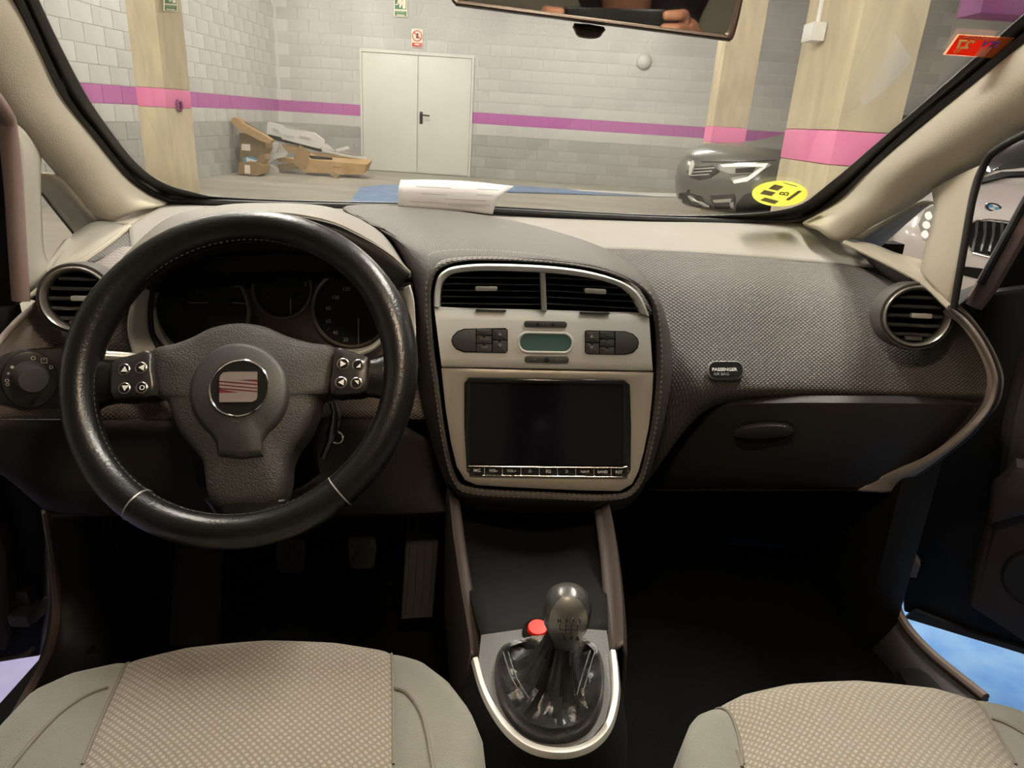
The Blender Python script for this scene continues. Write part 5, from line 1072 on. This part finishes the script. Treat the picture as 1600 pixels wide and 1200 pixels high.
# ---------------------------------------------------------------- parked cars
from mathutils.bvhtree import BVHTree
def car_body(slices, seg=11):
    """slices: (z, x_front, half_width, corner_exponent, x_back) -> rows of a closed-front plan outline"""
    rows = []
    for z, xf, hw, k, xb in slices:
        pts = []
        for i in range(seg*2+1):
            a = -math.pi/2+math.pi*i/(seg*2); c, s = math.cos(a), math.sin(a)
            y = hw*math.copysign(abs(s)**(2/k), s); x = xf+(.85 if xb > 1.2 else .4)*(1-abs(c)**(2/k))
            pts.append(V((x, y, z)))
        pts = [V((xb, -hw, z))]+[V(((xb+pts[0].x)/2, -hw, z))]+pts+[V(((xb+pts[-1].x)/2, hw, z))]+[V((xb, hw, z))]
        rows.append(pts)
    return rows
class Parked:
    def __init__(s, name, label, o, ex, slices, paint):
        ex = V(ex).normalized(); ez = V((0, 0, 1)); ey = ez.cross(ex)
        s.M = Matrix.Translation(V(o)) @ Matrix((ex, ey, ez)).transposed().to_4x4()
        s.t = thing(name, label, 'car', o, garage=True)
        rows = [[s.M @ p for p in r] for r in car_body(slices)]
        fine = [list(r) for r in zip(*[spline(c, 3) for c in zip(*rows)])]
        bm = grid_bm(fine); top = [v for v in bm.verts][-len(fine[0]):]; bm.faces.new(top); bmesh.ops.recalc_face_normals(bm, faces=bm.faces[:])
        s.bvh = BVHTree.FromBMesh(bm); s.paint = paint
        s.body = obj('body', bm, paint, s.t, angle=50)
    def hit(s, px, py, off=0):
        d = ray(px, py, RG).normalized(); h = s.bvh.ray_cast(CAM, d)
        if h[0] is None:
            h = s.bvh.find_nearest(CAM+d*(s.t.location-CAM).length if 0 else CAM+d*(s.M.translation-CAM).length)
        n = h[1] if h[1].dot(d) < 0 else -h[1]
        return h[0]+n*off, n
    def decal(s, name, px, m, h0, h1, parent=None, bevel=0, sub=3):
        """outline in pixels laid on the body, given thickness along the surface"""
        pts = []
        for (x0, y0), (x1, y1) in zip(px, px[1:]+px[:1]):
            for k in range(sub): pts.append((x0+(x1-x0)*k/sub, y0+(y1-y0)*k/sub))
        bm = bmesh.new(); cx = sum(p[0] for p in pts)/len(pts); cy = sum(p[1] for p in pts)/len(pts)
        def ringof(t, h):
            r = []
            for x, y in pts:
                p, n = s.hit(cx+(x-cx)*t, cy+(y-cy)*t); r.append(bm.verts.new(p+n*h))
            return r
        R = [ringof(1, h0), ringof(1, h1)]+[ringof(t, h1) for t in (.75, .5, .25)]; k = len(pts); p, n = s.hit(cx, cy); cc = bm.verts.new(p+n*h1)
        for a_, b_ in zip(R, R[1:]):
            for i in range(k): bm.faces.new((a_[i-1], a_[i], b_[i], b_[i-1]))
        for i in range(k): bm.faces.new((R[-1][i-1], R[-1][i], cc))
        bmesh.ops.recalc_face_normals(bm, faces=bm.faces[:])
        return obj(name, bm, m, parent or s.t, angle=50)
M_PG = mat('car_paint_grey', (.13, .127, .118), .3, .45, coat=.4); M_PW = mat('car_paint_white', (.80, .74, .71), .25, coat=.5)
M_GRI = mat('grille_black', (.006, .006, .006), .6, spec=.2); M_LMP = mat('headlamp_glass', (.55, .54, .50), .12, .4, coat=1); M_DRL = mat('lamp_white', (.9, .88, .82), .2, emit=(1, .97, .9), estr=.5); M_TYRE = mat('tyre', (.015, .015, .015), .8)
fn = GZ(1152, 333, .25); fa = GZ(1055, 322, .25); mid_ = (fn+fa)/2
ex = V((.80, .60, 0)).normalized(); ey = V((0, 0, 1)).cross(ex)
org = GZ(1078, 333, .2)+ex*0.0
suv = Parked('parked_car', 'dark grey crossover car with bright headlamp parked by the far column', (2.35, 8.75, 0), (.72, .69, 0),
    [(.20, .12, .80, 3.2, 4.2), (.30, .03, .86, 3.4, 4.2), (.50, 0, .89, 3.6, 4.2), (.70, .04, .90, 3.6, 4.2), (.84, .12, .89, 3.4, 4.2), (.93, .28, .84, 3.2, 4.2), (.985, .55, .77, 3, 4.2), (1.03, 1.45, .74, 3, 4.2), (1.20, 2.5, .68, 3, 4.2), (1.42, 3.0, .60, 3, 4.1), (1.52, 3.3, .55, 3, 3.9)], M_PG)
D = suv.decal
g = D('grille', [(1083, 262), (1115, 259), (1125, 268), (1110, 278), (1093, 282), (1078, 277), (1073, 268)], M_GRI, -.01, .01)
D('badge', [(1080, 256), (1085, 252), (1087, 258), (1082, 274), (1078, 274)], M_ALU, .005, .03)
hl = D('headlamp', [(1122, 258), (1160, 255), (1202, 256), (1205, 259), (1190, 268), (1172, 272), (1140, 272), (1126, 266)], M_LMP, -.01, .012)
D('light_strip', [(1126, 258), (1160, 257), (1200, 257), (1196, 262), (1160, 261), (1130, 262)], M_DRL, .01, .02, hl)
D('light_hook', [(1188, 264), (1197, 262), (1180, 276), (1168, 284), (1148, 287), (1146, 283), (1166, 279)], M_DRL, .01, .022, hl)
D('lens_facets', [(1150, 264), (1182, 262), (1176, 270), (1150, 271)], M_GRI, .01, .016, hl)
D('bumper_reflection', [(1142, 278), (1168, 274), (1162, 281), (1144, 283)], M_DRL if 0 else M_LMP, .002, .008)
D('lower_grille', [(1055, 302), (1075, 301), (1097, 307), (1108, 331), (1085, 328), (1054, 318)], M_GRI, -.01, .008)
fg = D('fog_lamp_recess', [(1110, 305), (1148, 303), (1150, 312), (1146, 326), (1118, 326), (1112, 316)], M_GRI, -.01, .01)
D('fog_strip', [(1115, 312), (1144, 310), (1143, 315), (1117, 316)], M_ALU, .01, .02, fg); D('fog_lamp', [(1141, 316), (1147, 315), (1148, 325), (1143, 324)], M_LMP, .01, .02, fg)
D('skid_plate', [(1049, 318), (1056, 317), (1100, 332), (1096, 336), (1060, 326)], M_ALU, .0, .03)
D('wheel_arch', [(1152, 318), (1164, 304), (1182, 298), (1200, 302), (1206, 318), (1204, 340), (1150, 340)], M_GRI, -.01, .02)
for zl in range(3): D('grille_bar', [(1084-zl*3, 264+zl*5), (1117-zl*4, 262+zl*5), (1117-zl*4, 263.3+zl*5), (1084-zl*3, 265.3+zl*5)], M_ALU, .008, .014, g, sub=2)
D('bonnet_shut_line', [(1096, 252), (1130, 253), (1180, 252), (1212, 250), (1212, 251.5), (1180, 253.5), (1130, 254.5), (1096, 253.5)], M_GRI, -.002, .003)
# pale car seen through the passenger side
bmw = Parked('parked_car', 'white car with a dark slatted grille seen past the passenger door', (3.0, 4.15, 0), (.64, .77, 0),
    [(.20, .10, .78, 3.4, 4.0), (.30, .02, .84, 3.4, 4.0), (.50, 0, .86, 3.6, 4.0), (.62, .05, .86, 3.4, 4.0), (.72, .16, .84, 3.2, 4.0), (.80, .40, .80, 3, 4.0), (.88, .80, .76, 3, 4.0), (.94, 1.15, .72, 3, 4.0), (1.15, 1.45, .66, 3, 3.8), (1.36, 1.9, .58, 3, 3.6), (1.42, 2.4, .52, 3, 3.4)], M_PW)
D = bmw.decal
gr = D('kidney_grille', [(1520, 347), (1545, 347), (1582, 352), (1585, 370), (1570, 398), (1550, 400), (1522, 393), (1513, 382), (1514, 362)], M_GRI, -.01, .008)
for k in range(5):
    x = 1524+k*13; D('grille_slat', [(x, 351+k*.4), (x+5, 351.5+k*.4), (x+4, 370), (x-2, 394), (x-6, 393), (x, 370)], mat('slat_grey', (.10, .10, .10), .3, .5), .006, .03, gr)
obj('chrome_rim', tube_bm([bmw.hit(*p, .012)[0] for p in ((1584, 350), (1565, 347.5), (1545, 345.5), (1526, 346.5), (1515, 353), (1511, 366), (1511, 382), (1521, 396), (1550, 402.5), (1571, 400))], .006, 8), M_CHROME, gr)
c, n = bmw.hit(1552, 326, .004); n = (n+V((0, -.6, .4))).normalized(); u = V((1, 0, 0)); u = (u-n*n.dot(u)).normalized(); v = n.cross(u)
rd_ = .050
bd = obj('round_badge', lathe_bm([(rd_, -.006), (rd_, .004), (rd_*.93, .006), (rd_*.9, .004), (0, .004)], c, n, u), M_CHROME, bmw.t)
obj('badge_ring', lathe_bm([(rd_*.62, .004), (rd_*.9, .0042), (rd_*.9, .005), (rd_*.62, .005)], c, n, u), mat('badge_dark', (.03, .03, .04), .3), bd)
for q in range(4):
    pts = [c]+[c+(u*math.cos(a)+v*math.sin(a))*rd_*.6 for a in [math.pi/2*q+math.pi/2*i/6 for i in range(7)]]
    obj('badge_quarter', prism_bm(pts, n, .0045, .0055), mat('badge_blue', (.10, .38, .62), .3) if q % 2 else mat('badge_white', (.85, .85, .85), .3), bd)
hl = D('headlamp', [(1436, 352), (1446, 330), (1462, 322), (1474, 335), (1472, 365), (1458, 378), (1444, 376)], M_LMP, -.01, .012)
for x, y in ((1452, 340), (1449, 354), (1447, 368)): D('lamp_ring', circ(x, y, 5.5, 12), M_DRL, .008, .02, hl, sub=1)
D('air_intake', [(1505, 416), (1540, 420), (1600, 430), (1600, 446), (1540, 438), (1506, 430)], M_GRI, -.01, .01)
pt_ = D('number_plate', [(1500, 452), (1560, 462), (1560, 484), (1500, 474)], M_WTXT, .0, .012)
D('plate_text', [(1503, 458), (1506, 456), (1509, 460), (1508, 466), (1504, 467), (1502, 463)], M_INK, .012, .014, pt_)
ws_ = D('windscreen', [(1528, 281), (1545, 268), (1600, 262), (1660, 262), (1660, 215), (1560, 222), (1540, 240)], mat('car_glass_dark', (.015, .017, .018), .06, coat=1), .0, .01)
D('cowl', [(1530, 284), (1565, 272), (1640, 270), (1640, 276), (1565, 279), (1531, 290)], M_GRI, .004, .02)
# ---------------------------------------------------------------- the heap of cardboard in the corner
M_CB = mat('cardboard', (.42, .275, .13), .85, var=.15, vscale=6); M_CBD = mat('cardboard_dark', (.30, .19, .09), .85, var=.15, vscale=6); M_CBW = mat('cardboard_white', (.78, .76, .74), .7, var=.05); M_FOAM = mat('black_foam', (.02, .02, .02), .9); M_PLAS = mat('plastic_sheet', (.74, .72, .68), .25, bump=.8, bscale=6, spec=.8)
cp = lambda X, Y: (340+X/6.4, 170+Y/6.4)
TONES = [mat('cardboard_tone_%d' % i, tuple(c*k for c in (.42, .275, .13)), .85, var=.18, vscale=6) for i, k in enumerate((.62, 1.12, .8, .95, 1.3, .7))]; _tone = [0]
def carton(name, pts, d, dep, m, label, cat='box', skew=(0, 0, 0)):
    if m in (M_CB, M_CBD): m = TONES[_tone[0] % 6]; _tone[0] += 1
    ps = [GP(*cp(*p), d) for p in pts]; bk = V((skew[0], dep, skew[2]))
    bm = bmesh.new(); f = [bm.verts.new(p) for p in ps]; b = [bm.verts.new(p+bk) for p in ps]; k = len(ps)
    f0 = bm.faces.new(f); f1 = bm.faces.new(b[::-1])
    for i in range(k): bm.faces.new((f[i], f[i-1], b[i-1], b[i]))
    bmesh.ops.triangulate(bm, faces=[f0, f1]); bmesh.ops.recalc_face_normals(bm, faces=bm.faces[:])
    o = obj(name, bm, m, garage=True, smooth=False); tag(o, label, cat, 'packaging heaped in the corner'); return o
def onface(o, nm, pts, d, m):
    ps = [GP(*cp(*p), d) for p in pts]; q = obj(nm, prism_bm(ps, V((0, -1, 0)), 0, .006), m, smooth=False); q.parent = o; return q
bx = carton('cardboard_box', [(215, 240), (330, 255), (470, 330), (480, 400), (420, 520), (410, 560), (225, 540)], 12.0, .35, M_CBD, 'tall brown box standing against the left wall in the heap'); onface(bx, 'paper_label', [(240, 350), (325, 355), (328, 420), (242, 415)], 11.99, M_SIGNY)
carton('cardboard_box', [(160, 80), (215, 110), (250, 150), (470, 270), (540, 315), (520, 345), (420, 320), (200, 200), (130, 130)], 11.85, .16, M_CB, 'long brown carton leaning on top of the heap')
bx = carton('cardboard_box', [(215, 535), (300, 530), (395, 540), (450, 570), (440, 650), (390, 672), (200, 645)], 11.6, .35, M_CBD, 'squat brown box at the lower left of the heap'); onface(bx, 'paper_label', [(270, 560), (325, 565), (328, 650), (272, 645)], 11.59, M_SIGNY)
o = carton('packet', [(250, 490), (290, 480), (395, 520), (390, 530), (255, 530)], 11.75, .2, mat('packet_blue', (.10, .32, .52), .5), 'small blue and white packet in the heap', 'packet'); onface(o, 'white_side', [(285, 485), (395, 518), (390, 530), (290, 530)], 11.74, M_CBW)
wb = carton('white_carton', [(500, 130), (645, 160), (660, 185), (960, 240), (1055, 310), (1060, 370), (1020, 400), (650, 305), (640, 285), (490, 250)], 13.0, .10, M_CBW, 'long white carton panel lying across the heap', 'carton')
for q in ([(545, 190), (600, 205), (625, 240), (560, 215)], [(665, 258), (770, 275), (770, 290), (668, 272)], [(820, 265), (930, 288), (930, 302), (822, 280)]): onface(wb, 'print', q, 12.99, mat('print_grey', (.55, .53, .52), .7))
carton('foam_strip', [(500, 255), (650, 300), (1030, 400), (1020, 430), (800, 370), (520, 300)], 13.05, .15, M_FOAM, 'black foam strip under the white carton', 'packing')
carton('cardboard_box', [(610, 365), (640, 360), (800, 385), (810, 440), (790, 450), (630, 415)], 12.95, .3, M_CB, 'short brown carton in the middle of the heap')
bx = carton('cardboard_box', [(830, 600), (870, 480), (930, 510), (1470, 555), (1490, 560), (1455, 655), (1300, 655), (870, 635)], 12.35, .45, M_CB, 'long open brown box at the right front of the heap', skew=(0, 0, .05))
for q, nm in (([(820, 360), (935, 430), (905, 520), (870, 600), (840, 610), (770, 560), (745, 530), (785, 460)], 'flap'),): onface(bx, nm, q, 12.33, TONES[3])
onface(bx, 'faded_print', [(1155, 578), (1240, 582), (1240, 590), (1155, 587)], 12.34, M_CBD)
onface(bx, 'dark_opening', [(915, 465), (1145, 488), (1150, 512), (920, 500)], 12.45, M_FOAM)
carton('cardboard_box', [(930, 440), (1120, 462), (1450, 510), (1480, 550), (1150, 525), (1145, 490), (925, 465)], 12.75, .3, M_CB, 'flat brown box lid behind the long open box')
carton('cardboard_box', [(600, 560), (700, 552), (790, 575), (790, 600), (610, 612)], 12.5, .3, M_CB, 'small flat brown box low in the heap'); carton('cardboard_box', [(590, 500), (640, 488), (760, 505), (750, 545), (610, 530)], 12.6, .3, M_CB, 'small brown box stacked on the low flat one')
carton('cardboard_box', [(400, 480), (470, 450), (480, 500), (440, 580), (400, 565)], 11.7, .2, M_CB, 'upright brown offcut beside the squat box')
carton('plastic_wrap', [(480, 400), (540, 330), (610, 345), (560, 440), (690, 440), (680, 480), (580, 500), (500, 560), (480, 490)], 12.5, .08, M_PLAS, 'crumpled clear plastic wrap in the heap', 'plastic wrap')
carton('plastic_wrap', [(1030, 400), (1080, 350), (1160, 430), (1260, 430), (1400, 480), (1490, 470), (1500, 540), (1420, 500), (1250, 470), (1060, 430)], 12.9, .1, M_PLAS, 'grey plastic sheet trailing over the box lid', 'plastic wrap')
carton('white_tube', [(1180, 405), (1300, 372), (1310, 400), (1190, 435)], 12.9, .1, M_CBW, 'short white tube on the plastic sheet', 'tube')
carton('cardboard_scrap', [(1120, 650), (1160, 628), (1220, 655), (1185, 700)], 12.2, .1, M_CB, 'small brown scrap in front of the long box', 'scrap'); carton('paper_scrap', [(1205, 708), (1240, 700), (1260, 718), (1225, 728)], 12.0, .05, M_CBW, 'tiny white scrap on the floor before the heap', 'scrap')
carton('plastic_wrap', [(440, 600), (520, 560), (600, 600), (610, 650), (480, 665)], 12.45, .2, M_PLAS, 'clear plastic bundle at the front of the heap', 'plastic wrap')
# ================================================================ THE PERSON TAKING THE PICTURE (seen only in the mirror)
ph = thing('phone', 'black phone held level by the person behind the viewpoint', 'phone', (.034, -.018, 1.06))
obj('phone_body', box_bm((.034, -.018, 1.088), (.156, .009, .073), bevel=.003), M_GLOSS, ph); obj('phone_screen', box_bm((.034, -.0235, 1.088), (.150, .001, .068)), M_SCREEN, ph)
person = thing('person', 'person in a dark jacket holding a phone, mirrored in the rear view mirror', 'person', (.03, -.80, .6))
M_SKIN = mat('skin', (.62, .33, .22), .5, var=.1, vscale=30); M_JACK = mat('jacket_dark', (.022, .019, .024), .8, bump=.6, bscale=25); M_TROU = mat('trousers_dark', (.02, .022, .03), .9); M_HAIR = mat('hair_dark', (.02, .015, .012), .7)
def skin_mesh(name, verts, edges, m, root=0, levels=2):
    me = bpy.data.meshes.new(name); me.from_pydata([v[0] for v in verts], edges, [])
    me.transform(_inv[person.name]); o = link(name, me, m, person)
    md = o.modifiers.new('skin', 'SKIN'); md.use_smooth_shade = True
    for i, v in enumerate(verts):
        d = me.skin_vertices[0].data[i]; r = v[1]; d.radius = r if isinstance(r, tuple) else (r, r); d.use_root = (i == root)
    s = o.modifiers.new('sub', 'SUBSURF'); s.levels = levels; s.render_levels = levels
    return o
B, E_ = [], []
def addv(p, r, par=None):
    B.append((V(p), r)); i = len(B)-1
    if par is not None: E_.append((par, i))
    return i
pel = addv((.03, -.80, .68), (.15, .11)); wst = addv((.03, -.72, .80), (.13, .10), pel); che = addv((.03, -.58, .96), (.15, .11), wst); nk0 = addv((.03, -.47, 1.08), (.07, .06), che); nk = addv((.03, -.43, 1.14), .052, nk0)
jaw = addv((.03, -.40, 1.20), (.062, .068), nk); hed = addv((.03, -.41, 1.28), (.074, .088), jaw); crn = addv((.03, -.43, 1.35), (.055, .065), hed); 
nos = addv((.03, -.315, 1.245), .010, jaw)
ARM = {}
for s in (-1, 1):
    sh = addv((.03+s*.17, -.52, 1.05), .056, che); el = addv((.03+s*.27, -.36, .86), .042, sh); fo = addv((.03+s*.22, -.20, .97), .036, el); wr = addv((.034+s*.135, -.085, 1.06), (.022, .028), fo)
    pa = addv((.034+s*.112, -.045, 1.082), (.014, .034), wr); ARM[s] = (sh, el, fo, wr)
    for k, (dz, ln) in enumerate(((.030, .92), (.011, 1.0), (-.009, .95), (-.027, .78))):
        a = addv((.034+s*.108, -.022, 1.088+dz), .0088, pa); b = addv((.034+s*.098, .000-.004*(k == 0), 1.090+dz*.95), .0082, a); addv((.034+s*(.098-.026*ln), .004 if s > 0 or k < 9 else 0, 1.091+dz*.9), .0075, b)
    a = addv((.034+s*.098, -.048, 1.060), .0098, pa); b = addv((.034+s*.078, -.040, 1.056), .0090, a); addv((.034+s*.056, -.033, 1.058), .0082, b)
for s in (-1, 1):
    hp_ = addv((.03+s*.10, -.78, .64), .085, pel); kn_ = addv((.03+s*.15, -.40, .62), .060, hp_); an = addv((.03+s*.13, -.38, .36), .042, kn_); addv((.03+s*.13, -.28, .30), (.045, .032), an)
body = skin_mesh('body', B, E_, M_SKIN)
J = [(B[pel][0]+V((0, 0, -.02)), (.165, .125)), (B[wst][0], (.155, .12)), (B[che][0], (.175, .13)), (B[nk0][0], (.085, .075))]; JE = [(0, 1), (1, 2), (2, 3)]
for s in (-1, 1):
    i = len(J); a = ARM[s]; w_ = B[a[2]][0].lerp(B[a[3]][0], .85)
    J += [(B[a[0]][0], .070), (B[a[1]][0], .056), (B[a[2]][0], .048), (w_, .040)]; JE += [(2, i), (i, i+1), (i+1, i+2), (i+2, i+3)]
skin_mesh('jacket', J, JE, M_JACK)
T_ = [(V((.03, -.80, .66)), (.165, .12))]; TE = []
for s in (-1, 1):
    i = len(T_); T_ += [(V((.03+s*.10, -.78, .645)), .10), (V((.03+s*.15, -.40, .625)), .075), (V((.03+s*.13, -.385, .37)), .055)]; TE += [(0, i), (i, i+1), (i+1, i+2)]
skin_mesh('trousers', T_, TE, M_TROU)
for s in (-1, 1): obj('eye', lathe_bm([(0, -.011), (.008, -.008), (.011, 0), (.008, .008), (0, .011)], V((.03+s*.031, -.338, 1.275)), (0, 1, 0), seg=14), mat('eye_white', (.8, .8, .78), .3), person); obj('ear', box_bm((.03+s*.078, -.42, 1.265), (.014, .032, .055), bevel=.006), M_SKIN, person)
obj('mouth', box_bm((.03, -.337, 1.205), (.045, .012, .010), bevel=.004), mat('lips', (.45, .18, .14), .5), person)
obj('hair', lathe_bm([(.088, -.01), (.092, .03), (.080, .07), (.045, .095), (0, .105)], V((.03, -.44, 1.29)), (0, -.25, 1), seg=24), M_HAIR, person)
